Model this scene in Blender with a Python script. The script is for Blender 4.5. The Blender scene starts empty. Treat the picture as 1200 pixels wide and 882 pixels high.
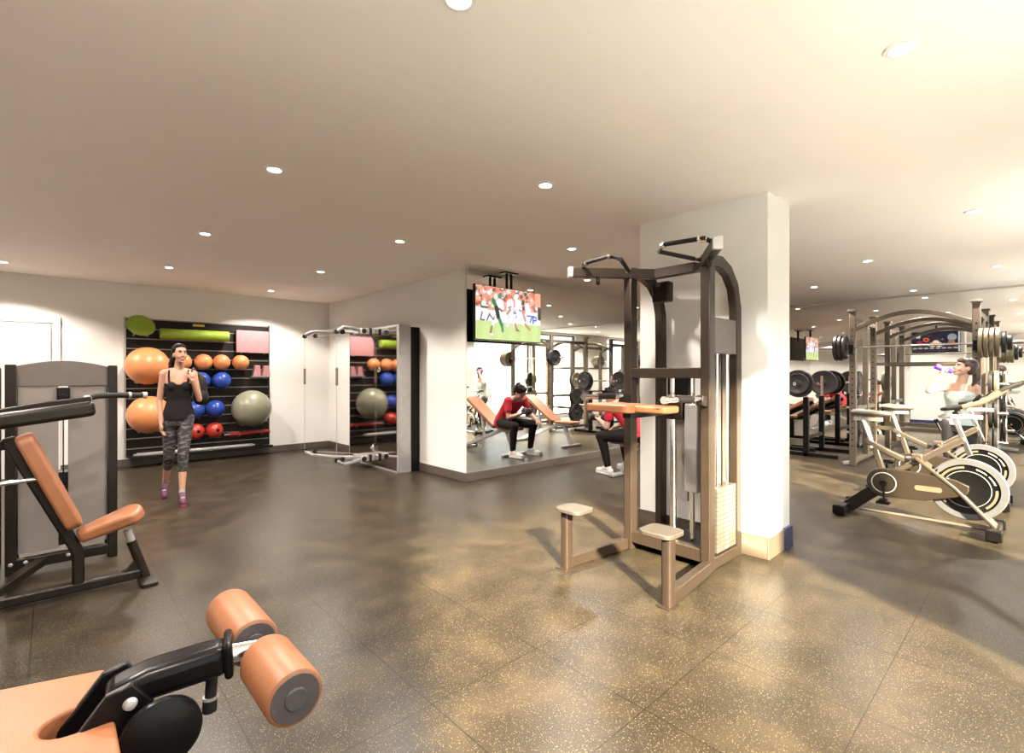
import bpy, bmesh, math, random
from mathutils import Vector, Matrix, Euler
import numpy as np
random.seed(7)
C = bpy.context.scene.collection
sc = bpy.context.scene
PI = math.pi

# ------------------------------------------------------------------ camera
H = 1.35
cam_d = bpy.data.cameras.new('camera'); cam = bpy.data.objects.new('camera', cam_d); C.objects.link(cam)
cam_d.sensor_width = 36.0; cam_d.lens = 36.0*580/1200; cam_d.shift_y = -2/1200; cam_d.clip_start = 0.03; cam_d.clip_end = 2000
cam.location = (0, 0, H); cam.rotation_euler = (math.radians(90), 0, math.radians(47.14-90))
sc.camera = cam
# ------------------------------------------------------------------ look
sc.view_settings.view_transform = 'Standard'; sc.view_settings.look = 'None'
sc.view_settings.gamma = 1; sc.view_settings.use_curve_mapping = False
sc.view_settings.exposure = 2.2
sc.cycles.max_bounces = 10; sc.cycles.diffuse_bounces = 6; sc.cycles.glossy_bounces = 6
sc.cycles.transparent_max_bounces = 12
sc.cycles.sample_clamp_indirect = 6; sc.cycles.use_denoising = True
sc.cycles.caustics_reflective = False; sc.cycles.caustics_refractive = False
SUN_STRENGTH = 15.0; SKY = 0.72; DOWN = 49.0
# ------------------------------------------------------------------ sky
w = bpy.data.worlds.new('sky'); sc.world = w; w.use_nodes = True
nt = w.node_tree; nt.nodes.clear()
out = nt.nodes.new('ShaderNodeOutputWorld'); bg = nt.nodes.new('ShaderNodeBackground')
tc = nt.nodes.new('ShaderNodeTexCoord'); sx = nt.nodes.new('ShaderNodeSeparateXYZ'); rp = nt.nodes.new('ShaderNodeValToRGB')
nt.links.new(tc.outputs['Generated'], sx.inputs[0]); nt.links.new(sx.outputs['Z'], rp.inputs[0])
el = rp.color_ramp.elements
el[0].position = 0.0; el[0].color = (1.0, .86, .76, 1)
el[1].position = 0.42; el[1].color = (.62, .78, .95, 1)
e = el.new(.12); e.color = (.86, .88, .86, 1)
nt.links.new(rp.outputs[0], bg.inputs[0]); nt.links.new(bg.outputs[0], out.inputs[0]); bg.inputs[1].default_value = SKY
# ------------------------------------------------------------------ sun through the window wall (travels +X +Y, low)
sd = bpy.data.lights.new('sun', 'SUN'); sun = bpy.data.objects.new('sun', sd); C.objects.link(sun)
sd.energy = SUN_STRENGTH; sd.angle = math.radians(3.5); sd.color = (1.0, .82, .58)
az = Vector((.50, .86, 0)).normalized(); elv = math.radians(27)
dirn = Vector((az.x*math.cos(elv), az.y*math.cos(elv), -math.sin(elv)))
sun.rotation_euler = dirn.to_track_quat('-Z', 'Y').to_euler()

# ================================================================== helpers
def V(*a): return Vector(a)
class M:
    """collects shapes into one mesh"""
    def __init__(s): s.v = []; s.f = []; s.m = []; s.mi = 0
    def mat(s, i): s.mi = i; return s
    def add(s, vs, fs):
        o = len(s.v); s.v += [Vector(p) for p in vs]; s.f += [[o+i for i in f] for f in fs]; s.m += [s.mi]*len(fs); return s
    def box(s, c, d, R=None):
        c = Vector(c); vs = []
        for x in (-1, 1):
            for y in (-1, 1):
                for z in (-1, 1):
                    p = Vector((x*d[0]/2, y*d[1]/2, z*d[2]/2))
                    if R is not None: p = R @ p
                    vs.append(c+p)
        return s.add(vs, [[0,1,3,2],[4,6,7,5],[0,4,5,1],[2,3,7,6],[0,2,6,4],[1,5,7,3]])
    def b2(s, a, b):
        return s.box([(a[i]+b[i])/2 for i in range(3)], [abs(b[i]-a[i]) for i in range(3)])
    def rings(s, rs, caps=True):
        n = len(rs[0]); vs = [p for r in rs for p in r]; fs = []
        for k in range(len(rs)-1):
            for i in range(n):
                j = (i+1) % n; fs.append([k*n+i, k*n+j, (k+1)*n+j, (k+1)*n+i])
        if caps: fs.append(list(range(n))[::-1]); fs.append([(len(rs)-1)*n+i for i in range(n)])
        return s.add(vs, fs)
    def frame(s, d, up=None):
        d = d.normalized(); up = Vector(up) if up is not None else Vector((0, 0, 1))
        if abs(d.dot(up.normalized())) > .98: up = Vector((0, 1, 0)) if abs(d.y) < .9 else Vector((1, 0, 0))
        u = d.cross(up).normalized(); return u, u.cross(d).normalized()
    def cyl(s, a, b, r, r2=None, n=20):
        a = Vector(a); b = Vector(b); r2 = r if r2 is None else r2; u, w_ = s.frame(b-a)
        R = [[p + (u*math.cos(2*PI*i/n) + w_*math.sin(2*PI*i/n))*q for i in range(n)] for p, q in ((a, r), (b, r2))]
        return s.rings(R)
    def tube(s, pts, r, n=12, sm=0, sec=None, up=None, closed=False):
        """round (r) or rectangular (sec=(w,h)) tube along points"""
        P = [Vector(p) for p in pts]
        if sm: P = smooth_path(P, sm, closed)
        N = len(P); rs = []; pu = None
        for i in range(N):
            if closed: d = P[(i+1) % N]-P[i-1]
            else: d = P[min(i+1, N-1)]-P[max(i-1, 0)]
            d.normalize()
            if up is not None: u, w_ = s.frame(d, up)
            elif pu is None: u, w_ = s.frame(d)
            else:
                u = (pu - d*pu.dot(d)).normalized(); w_ = u.cross(d).normalized()
            pu = u
            k = 1.0
            if 0 < i < N-1 and not closed:
                c_ = (P[i]-P[i-1]).normalized().dot((P[i+1]-P[i]).normalized()); k = 1/max(.6, math.sqrt((1+c_)/2))
            if sec:
                a, b = sec[0]/2, sec[1]/2
                rs.append([P[i]+u*x*k+w_*y for x, y in ((-a,-b),(a,-b),(a,b),(-a,b))])
            else:
                q = r[min(int(i*len(r)/N), len(r)-1)] if isinstance(r, (list, tuple)) else r
                rs.append([P[i] + (u*math.cos(2*PI*j/n) + w_*math.sin(2*PI*j/n))*q for j in range(n)])
        if closed: rs.append(rs[0]); return s.rings(rs, False)
        return s.rings(rs)
    def ell(s, c, r, n=20, R=None):
        c = Vector(c); r = (r, r, r) if isinstance(r, (int, float)) else r; m = n//2; vs = []; fs = []
        for k in range(1, m):
            th = PI*k/m
            for i in range(n):
                ph = 2*PI*i/n; p = Vector((r[0]*math.sin(th)*math.cos(ph), r[1]*math.sin(th)*math.sin(ph), r[2]*math.cos(th)))
                vs.append(p)
        vs += [Vector((0, 0, r[2])), Vector((0, 0, -r[2]))]; t, b = len(vs)-2, len(vs)-1
        for k in range(m-2):
            for i in range(n):
                j = (i+1) % n; fs.append([k*n+i, (k+1)*n+i, (k+1)*n+j, k*n+j])
        for i in range(n):
            j = (i+1) % n; fs.append([t, i, j]); fs.append([b, (m-2)*n+j, (m-2)*n+i])
        if R is not None: vs = [R @ p for p in vs]
        return s.add([c+p for p in vs], fs)
    def cap(s, a, ra, b, rb, n=14):
        """tapered limb with round ends"""
        a = Vector(a); b = Vector(b); u, w_ = s.frame(b-a); d = (b-a).normalized(); rs = []
        for k in range(6):
            t = -PI/2+PI/2*k/5.0; rs.append((a+d*ra*math.sin(t), max(ra*math.cos(t), ra*.02)))
        for k in range(6):
            t = PI/2*k/5.0; rs.append((b+d*rb*math.sin(t), max(rb*math.cos(t), rb*.02)))
        return s.rings([[p+(u*math.cos(2*PI*i/n)+w_*math.sin(2*PI*i/n))*q for i in range(n)] for p, q in rs])
    def prism(s, pts, axis, a, b):
        """2D outline extruded along axis 'x','y','z' from a to b; outline coords are the other two axes in order"""
        def mk(p, h): return {'x': (h, p[0], p[1]), 'y': (p[0], h, p[1]), 'z': (p[0], p[1], h)}[axis]
        return s.rings([[Vector(mk(p, a)) for p in pts], [Vector(mk(p, b)) for p in pts]])
    def lathe(s, prof, o, axis, n=32, up=None, loop=False):
        if loop: prof = list(prof)+[prof[0]]
        o = Vector(o); ax = Vector(axis).normalized(); u, w_ = s.frame(ax, up)
        return s.rings([[o+ax*h+(u*math.cos(2*PI*i/n)+w_*math.sin(2*PI*i/n))*max(r, 1e-4) for i in range(n)] for r, h in prof], not loop)
    def torus(s, c, ax, R, r, n=40, m=10):
        c = Vector(c); u, w_ = s.frame(Vector(ax)); a = Vector(ax).normalized(); rs = []
        for i in range(n+1):
            t = 2*PI*i/n; d = u*math.cos(t)+w_*math.sin(t)
            rs.append([c+d*(R+r*math.cos(2*PI*j/m))+a*r*math.sin(2*PI*j/m) for j in range(m)])
        return s.rings(rs, False)
    def loft(s, secs, n=20):
        """sections (centre, u*ru, v*rv)"""
        return s.rings([[Vector(c)+Vector(u)*math.cos(2*PI*i/n)+Vector(v)*math.sin(2*PI*i/n) for i in range(n)] for c, u, v in secs])
def smooth_path(P, k, closed=False):
    out_ = []; N = len(P)
    for i in range(N if closed else N-1):
        p1, p2 = P[i], P[(i+1) % N]
        p0 = P[i-1] if (i > 0 or closed) else p1; p3 = P[(i+2) % N] if (closed or i+2 < N) else p2
        for j in range(k):
            t = j/k
            out_.append(.5*((2*p1)+(-p0+p2)*t+(2*p0-5*p1+4*p2-p3)*t*t+(-p0+3*p1-3*p2+p3)*t**3))
    if not closed: out_.append(P[-1])
    return out_
def rrect(cx, cy, w_, h_, r, k=5):
    pts = []
    for (sx_, sy_, a0) in ((1, 1, 0), (-1, 1, 90), (-1, -1, 180), (1, -1, 270)):
        for i in range(k+1):
            a = math.radians(a0+90*i/k); pts.append((cx+sx_*(w_/2-r)+r*math.cos(a), cy+sy_*(h_/2-r)+r*math.sin(a)))
    return pts

def obj(name, mb, mats, parent=None, bevel=0, angle=38, world=True, remesh=None, smooth_it=0, segs=2):
    me = bpy.data.meshes.new(name)
    off = Vector((0, 0, 0))
    R = None
    if parent is not None and world:
        p = parent
        while p is not None: off += p.location; p = p.parent
    me.from_pydata([v-off for v in mb.v], [], mb.f)
    mats = mats if isinstance(mats, (list, tuple)) else [mats]
    for m_ in mats: me.materials.append(m_)
    if len(mats) > 1: me.polygons.foreach_set('material_index', mb.m)
    b = bmesh.new(); b.from_mesh(me); bmesh.ops.remove_doubles(b, verts=b.verts, dist=1e-6)
    bmesh.ops.recalc_face_normals(b, faces=b.faces)
    for f in b.faces: f.smooth = True
    ca = math.radians(angle)
    for e_ in b.edges:
        if len(e_.link_faces) == 2 and e_.calc_face_angle(0) > ca: e_.smooth = False
    b.to_mesh(me); b.free()
    o = bpy.data.objects.new(name, me)
    if remesh:
        C.objects.link(o)
        r = o.modifiers.new('r', 'REMESH'); r.mode = 'VOXEL'; r.voxel_size = remesh; r.use_smooth_shade = True
        if smooth_it:
            s_ = o.modifiers.new('s', 'SMOOTH'); s_.factor = .5; s_.iterations = smooth_it
        dg = bpy.context.evaluated_depsgraph_get(); dg.update()
        nm = bpy.data.meshes.new_from_object(o.evaluated_get(dg)); o.modifiers.clear(); o.data = nm
        nm.name = name
        if not nm.materials: nm.materials.append(mats[0])
        for p_ in nm.polygons: p_.use_smooth = True
    else: C.objects.link(o)
    if bevel:
        bv = o.modifiers.new('bevel', 'BEVEL'); bv.width = bevel; bv.segments = segs; bv.limit_method = 'ANGLE'; bv.angle_limit = math.radians(40)
        bv.harden_normals = False
    o.parent = parent
    return o
def tag(o, label, cat, group=None, kind=None):
    if label: o['label'] = label
    if cat: o['category'] = cat
    if group: o['group'] = group
    if kind: o['kind'] = kind
    return o
def thing(name, label, cat, loc=(0, 0, 0), group=None):
    o = bpy.data.objects.new(name, None); C.objects.link(o); o.location = loc; o.empty_display_size = .1
    return tag(o, label, cat, group)
def struct(name, mb, mats, parent=None, bevel=0):
    o = obj(name, mb, mats, parent, bevel)
    if parent is None: o['kind'] = 'structure'
    return o
def copy_tree(o, parent=None):
    c = o.copy(); C.objects.link(c); c.parent = parent
    for ch in [x for x in bpy.data.objects if x.parent == o]: copy_tree(ch, c)
    return c

# ================================================================== materials
def mk(name, col, rough=.5, metal=0, var=.06, scale=12, bump=0, bscale=200, spec=None, emit=None, coat=0):
    m_ = bpy.data.materials.new(name); m_.use_nodes = True; t = m_.node_tree; b = t.nodes['Principled BSDF']
    b.inputs['Roughness'].default_value = rough; b.inputs['Metallic'].default_value = metal
    if coat: b.inputs['Coat Weight'].default_value = coat; b.inputs['Coat Roughness'].default_value = .1
    if spec is not None: b.inputs['Specular IOR Level'].default_value = spec
    co = t.nodes.new('ShaderNodeTexCoord'); n = t.nodes.new('ShaderNodeTexNoise'); n.inputs['Scale'].default_value = scale; n.inputs['Detail'].default_value = 4
    t.links.new(co.outputs['Object'], n.inputs['Vector'])
    r = t.nodes.new('ShaderNodeValToRGB'); t.links.new(n.outputs['Fac'], r.inputs[0])
    c = Vector(col)
    r.color_ramp.elements[0].position = .3; r.color_ramp.elements[1].position = .7
    r.color_ramp.elements[0].color = (*(c*(1-var)), 1); r.color_ramp.elements[1].color = (*[min(1, x*(1+var)) for x in c], 1)
    t.links.new(r.outputs[0], b.inputs['Base Color'])
    if bump:
        n2 = t.nodes.new('ShaderNodeTexNoise'); n2.inputs['Scale'].default_value = bscale; n2.inputs['Detail'].default_value = 2
        t.links.new(co.outputs['Object'], n2.inputs['Vector'])
        bp = t.nodes.new('ShaderNodeBump'); bp.inputs['Strength'].default_value = bump; bp.inputs['Distance'].default_value = .002
        t.links.new(n2.outputs['Fac'], bp.inputs['Height']); t.links.new(bp.outputs[0], b.inputs['Normal'])
    if emit: b.inputs['Emission Color'].default_value = (*emit[0], 1); b.inputs['Emission Strength'].default_value = emit[1]
    return m_
wall_m = mk('wall paint', (.745, .73, .70), .65, var=.015, scale=3)
ceil_m = mk('ceiling paint', (.955, .87, .82), .8, var=.012, scale=2)
white_m = mk('white gloss paint', (.70, .68, .65), .35, var=.01)
base_m = mk('baseboard rubber', (.085, .068, .055), .5)
colbase_m = mk('taupe baseboard', (.085, .066, .048), .5)
navy_m = mk('navy baseboard', (.02, .028, .09), .45)
dark_m = mk('dark bronze powder coat', (.014, .0098, .0072), .34, metal=.15, spec=.3)
black_m = mk('black satin metal', (.006, .005, .005), .28, spec=.18)
blackrub_m = mk('black rubber', (.011, .010, .010), .6, spec=.3)
taupe_m = mk('taupe powder coat', (.075, .064, .052), .38, metal=.25)
bronze_m = mk('bronze bike frame', (.085, .068, .05), .35, metal=.4)
silver_m = mk('silver painted steel', (.40, .385, .37), .3, metal=.35)
chrome_m = mk('chrome', (.86, .84, .82), .12, metal=1, var=.02)
rackm = mk('rack taupe steel', (.13, .105, .08), .4, metal=.35)
tan_m = mk('tan vinyl', (.255, .098, .040), .42, var=.09, scale=9, bump=.25, bscale=260)
grey_m = mk('grey shroud', (.19, .165, .15), .5, var=.05, scale=3)
header_m = mk('grey header panel', (.11, .09, .078), .5)
cap_m = mk('dark roller cap', (.055, .045, .045), .55)
skin_m = mk('skin', (.42, .225, .15), .5, var=.05, scale=8, spec=.4)
paleskin_m = mk('pale skin', (.50, .31, .23), .5, var=.05, scale=8, spec=.4)
hair_m = mk('dark hair', (.012, .007, .005), .7, spec=.15, var=.3, scale=60, bump=.5, bscale=120)
red_m = mk('red cotton', (.45, .010, .025), .8, bump=.3)
white_cl = mk('white sneaker', (.74, .72, .70), .6)
pink_m = mk('pink shoe fabric', (.60, .05, .20), .6)
lteal_m = mk('pale mint cotton', (.45, .52, .49), .8)
iron_m = mk('cast iron plate', (.02, .018, .018), .42, metal=.2)
brass_m = mk('beige weight plate', (.20, .165, .11), .4, metal=.4)
letter_m = mk('white print', (.35, .35, .34), .5)
# mirror
def mirror(name, rough, tint=(.93, .93, .91)):
    m_ = bpy.data.materials.new(name); m_.use_nodes = True; b = m_.node_tree.nodes['Principled BSDF']
    b.inputs['Metallic'].default_value = 1; b.inputs['Roughness'].default_value = rough; b.inputs['Base Color'].default_value = (*tint, 1)
    return m_
mir_m = mirror('mirror silvering', 0.0); mir2_m = mirror('polished steel front', .055, (.72, .69, .67))
glass_m = bpy.data.materials.new('window glass'); glass_m.use_nodes = True
t = glass_m.node_tree; t.nodes.clear(); o_ = t.nodes.new('ShaderNodeOutputMaterial'); mx = t.nodes.new('ShaderNodeMixShader')
tr = t.nodes.new('ShaderNodeBsdfTransparent'); gl = t.nodes.new('ShaderNodeBsdfGlossy'); fr = t.nodes.new('ShaderNodeFresnel')
gl.inputs['Roughness'].default_value = 0; fr.inputs[0].default_value = 1.3; tr.inputs[0].default_value = (.96, .98, .97, 1)
mx.inputs[0].default_value = .06; t.links.new(tr.outputs[0], mx.inputs[1]); t.links.new(gl.outputs[0], mx.inputs[2]); t.links.new(mx.outputs[0], o_.inputs[0])
# rubber tile floor with tan flecks
floor_m = bpy.data.materials.new('flecked rubber floor'); floor_m.use_nodes = True; t = floor_m.node_tree; b = t.nodes['Principled BSDF']
co = t.nodes.new('ShaderNodeTexCoord')
def N(kind, **kw):
    n = t.nodes.new(kind)
    for k, v_ in kw.items(): n.inputs[k].default_value = v_
    return n
def ramp(src, stops):
    r = t.nodes.new('ShaderNodeValToRGB'); t.links.new(src, r.inputs[0]); E_ = r.color_ramp.elements
    E_[0].position, E_[0].color = stops[0][0], (*stops[0][1], 1); E_[1].position, E_[1].color = stops[-1][0], (*stops[-1][1], 1)
    for p_, c_ in stops[1:-1]: q = E_.new(p_); q.color = (*c_, 1)
    return r.outputs[0]
def mixc(fac, a, b_, mode='MIX'):
    n = t.nodes.new('ShaderNodeMix'); n.data_type = 'RGBA'; n.blend_type = mode
    for s_, v_ in ((n.inputs[0], fac), (n.inputs[6], a), (n.inputs[7], b_)):
        if hasattr(v_, 'is_linked') or hasattr(v_, 'links'): t.links.new(v_, s_)
        else: s_.default_value = v_
    return n.outputs[2]
big = N('ShaderNodeTexNoise', Scale=3.6, Detail=3.0, Roughness=.5); t.links.new(co.outputs['Object'], big.inputs['Vector'])
base = ramp(big.outputs['Fac'], [(.30, (.0145, .0112, .0076)), (.50, (.0235, .018, .0115)), (.70, (.041, .031, .0185))])
f1 = N('ShaderNodeTexVoronoi', Scale=150.0, Randomness=1.0); t.links.new(co.outputs['Object'], f1.inputs['Vector'])
fm = ramp(f1.outputs['Distance'], [(.0, (1, 1, 1)), (.20, (1, 1, 1)), (.30, (0, 0, 0))])
sel = t.nodes.new('ShaderNodeSeparateColor'); t.links.new(f1.outputs['Color'], sel.inputs[0])
fs = ramp(sel.outputs[0], [(.66, (0, 0, 0)), (.72, (1, 1, 1))])
fk = mixc(1.0, fm, fs, 'MULTIPLY')
f2 = N('ShaderNodeTexNoise', Scale=210.0, Detail=1.0); t.links.new(co.outputs['Object'], f2.inputs['Vector'])
fk2 = ramp(f2.outputs['Fac'], [(.60, (0, 0, 0)), (.68, (1, 1, 1))])
c1 = mixc(fk2, base, (.085, .067, .042, 1)); c2 = mixc(fk, c1, (.23, .185, .115, 1))
br = t.nodes.new('ShaderNodeTexBrick'); br.offset = 0; br.inputs['Scale'].default_value = 1; br.inputs['Mortar Size'].default_value = .0026
br.inputs['Brick Width'].default_value = .61; br.inputs['Row Height'].default_value = .61; br.inputs['Color1'].default_value = (1, 1, 1, 1); br.inputs['Color2'].default_value = (1, 1, 1, 1); br.inputs['Mortar'].default_value = (.28, .28, .28, 1)
mp = N('ShaderNodeMapping'); mp.inputs['Location'].default_value = (.08, .12, 0); t.links.new(co.outputs['Object'], mp.inputs['Vector']); t.links.new(mp.outputs[0], br.inputs['Vector'])
c3 = mixc(1.0, c2, br.outputs['Color'], 'MULTIPLY'); t.links.new(c3, b.inputs['Base Color'])
rr = ramp(big.outputs['Fac'], [(.2, (.27, .27, .27)), (.8, (.36, .36, .36))]); t.links.new(rr, b.inputs['Roughness']); b.inputs['Specular IOR Level'].default_value = .19
bp = t.nodes.new('ShaderNodeBump'); bp.inputs['Strength'].default_value = .19; bp.inputs['Distance'].default_value = .002
t.links.new(f2.outputs['Fac'], bp.inputs['Height']); t.links.new(bp.outputs[0], b.inputs['Normal'])

# ================================================================== setting
CEIL = 2.69; XS = 3.82; YM = 4.98; YB = 9.19; XE = 10.55; XL = -2.0; YW = -.62; T = .2
struct('floor', M().b2((XL-.3, YW-.3, -.2), (XE+.3, YB+.3, 0)), floor_m)
struct('ceiling', M().b2((XL-.3, YW-.3, CEIL), (XE+.3, YB+.3, CEIL+.2)), ceil_m)
struct('wall_back', M().b2((XL-T, YB, 0), (XS, YB+T, CEIL)), wall_m)
struct('wall_left', M().b2((XL-T, YW-T, 0), (XL, YB, CEIL)), wall_m)
struct('wall_block', M().b2((XS, YM, 0), (XE+T, YB+T, CEIL)), wall_m)
struct('wall_right', M().b2((XE, YW-T, 0), (XE+T, YM, CEIL)), wall_m)
struct('wall_column', M().b2((3.83, 1.38, 0), (4.28, 2.45, CEIL)), wall_m)
# window wall: piers, head and floor-to-ceiling glazing
wins = [(-.35, 2.9), (4.65, 6.7), (8.4, XE-.02)]
mw = M(); edges = [XL] + [q for a in wins for q in a] + [XE]
for a, c_ in zip(edges[::2], edges[1::2]): mw.b2((a, YW-T, 0), (c_, YW, CEIL))
mw.b2((XL, YW-T, 2.62), (XE, YW-.001, CEIL)); mw.b2((XL, YW-T, 0), (XE, YW-.001, .07))
struct('wall_windows', mw, wall_m)
fr_m = mk('dark window frame', (.10, .10, .10), .4, metal=.3)
for i, (a, c_) in enumerate(wins):
    f = M(); y0, y1 = YW-.13, YW-.07
    for z in (.07, 2.42, 2.58): f.b2((a, y0, z), (c_, y1, z+.045))
    n_ = 1
    for k in range(n_+1):
        x = a + (c_-a-.05)*k/n_; f.b2((x, y0, .07), (x+.05, y1, 2.62))
    o = struct('window_%d' % (i+1), f, fr_m, bevel=.002)
    obj('pane', M().b2((a, YW-.104, .07), (c_, YW-.098, 2.62)), glass_m, o)
# baseboards
struct('baseboard_back', M().b2((XL, YB-.015, 0), (-.95, YB, .11)).b2((.08, YB-.015, 0), (XS, YB, .11)), base_m, bevel=.003)
struct('baseboard_side', M().b2((XS-.015, YM-.015, 0), (XS, YB-.015, .11)), base_m, bevel=.003)
struct('baseboard_mirror', M().b2((XS-.015, YM-.03, 0), (XE, YM, .11)), base_m, bevel=.003)
struct('baseboard_left', M().b2((XL, YW, 0), (XL+.015, YB-.015, .11)), base_m, bevel=.003)
bc = M()
for a, c_ in (((3.815, 1.365, 0), (4.13, 1.38, .16)), ((3.815, 1.365, 0), (3.83, 2.465, .16)), ((3.815, 2.45, 0), (4.28, 2.465, .16))): bc.b2(a, c_)
struct('baseboard_column', bc, colbase_m, bevel=.003)
struct('trim_1', M().b2((4.13, 1.36, 0), (4.295, 1.38, .165)).b2((4.28, 1.36, 0), (4.295, 2.465, .165)), navy_m, bevel=.003)
struct('trim_2', M().b2((XE-.012, YW, CEIL-.03), (XE, YM-.02, CEIL)), mk('ceiling edge bead', (.5, .42, .35), .5))
# wall mirrors
tag(obj('wall_mirror', M().b2((XS+.01, YM-.012, .11), (XE-.02, YM-.001, CEIL-.003)), mir_m),
    'floor to ceiling frameless mirror behind the hanging football television', 'mirror')
tag(obj('wall_mirror', M().b2((XE-.012, YW+.05, .005), (XE-.001, YM-.02, CEIL-.03)), mir_m),
    'full height mirror covering the far end wall behind the power rack', 'mirror')
# door on the back wall
dr = struct('door_1', M().b2((-.93, YB-.03, .005), (-.02, YB-.005, 2.03)), white_m, bevel=.002)
obj('door_casing', M().b2((-1.03, YB-.025, 0), (-.95, YB, 2.049)).b2((0, YB-.025, 0), (.08, YB, 2.049)).b2((-1.03, YB-.028, 2.05), (.08, YB, 2.13)), white_m, dr, bevel=.004)
obj('door_handle', M().cyl((-.86, YB-.03, 1.0), (-.86, YB-.08, 1.0), .012).cyl((-.86, YB-.075, 1.0), (-.75, YB-.075, 1.0), .01), chrome_m, dr)

# ------------------------------------------------------------------ recessed downlights on their staggered grid
ring_m = mk('downlight ring', (.85, .82, .78), .4)
lens_m = bpy.data.materials.new('lit lens'); lens_m.use_nodes = True
lb = lens_m.node_tree.nodes['Principled BSDF']; lb.inputs['Emission Color'].default_value = (1, .93, .82, 1); lb.inputs['Emission Strength'].default_value = 5
grid = []
for k in range(8):
    x = -.43 + 1.49*k
    for j in range(5):
        y = (.4 if k % 2 == 0 else 1.42) + 2.0*j
        if x > 3.7 and y > 4.8: continue
        if x < -1.5 or y > 8.9 or x > 10.4: continue
        grid.append((x, y))
names = {0: 'nearest the door wall', 1: '', 2: ''}
sp_d = bpy.data.lights.new('downlight lamp', 'SPOT'); sp_d.energy = DOWN; sp_d.spot_size = math.radians(134); sp_d.spot_blend = .35; sp_d.color = (1.0, .90, .80); sp_d.shadow_soft_size = .045
proto = None
for (x, y) in grid:
    if proto is None:
        proto = d = thing('recessed_downlight', 'small round recessed downlight glowing in the flat ceiling', 'ceiling light', (x, y, CEIL), 'ceiling downlights')
        obj('trim_ring', M().lathe([(.062, 0), (.062, -.006), (.045, -.009), (.040, -.003), (.040, 0)], (0, 0, 0), (0, 0, 1)), ring_m, d, world=False)
        obj('lens', M().cyl((0, 0, -.001), (0, 0, -.004), .040), lens_m, d, world=False)
    else:
        d = copy_tree(proto); d.location = (x, y, CEIL)
    rown = ('leftmost', 'second', 'third', 'fourth', 'fifth', 'sixth', 'seventh', 'far right')[round((x+.43)/1.49)]
    d['label'] = 'recessed ceiling downlight, number %s from the window side in the %s row from the left' % (('one', 'two', 'three', 'four', 'five')[int(y//2)], rown) if rown not in ('leftmost', 'far right') else 'recessed ceiling downlight, number %s from the window side in the %s row' % (('one', 'two', 'three', 'four', 'five')[int(y//2)], rown)
    l_ = bpy.data.objects.new('downlight lamp', sp_d); C.objects.link(l_); l_.location = (x, y, CEIL-.02)

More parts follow.
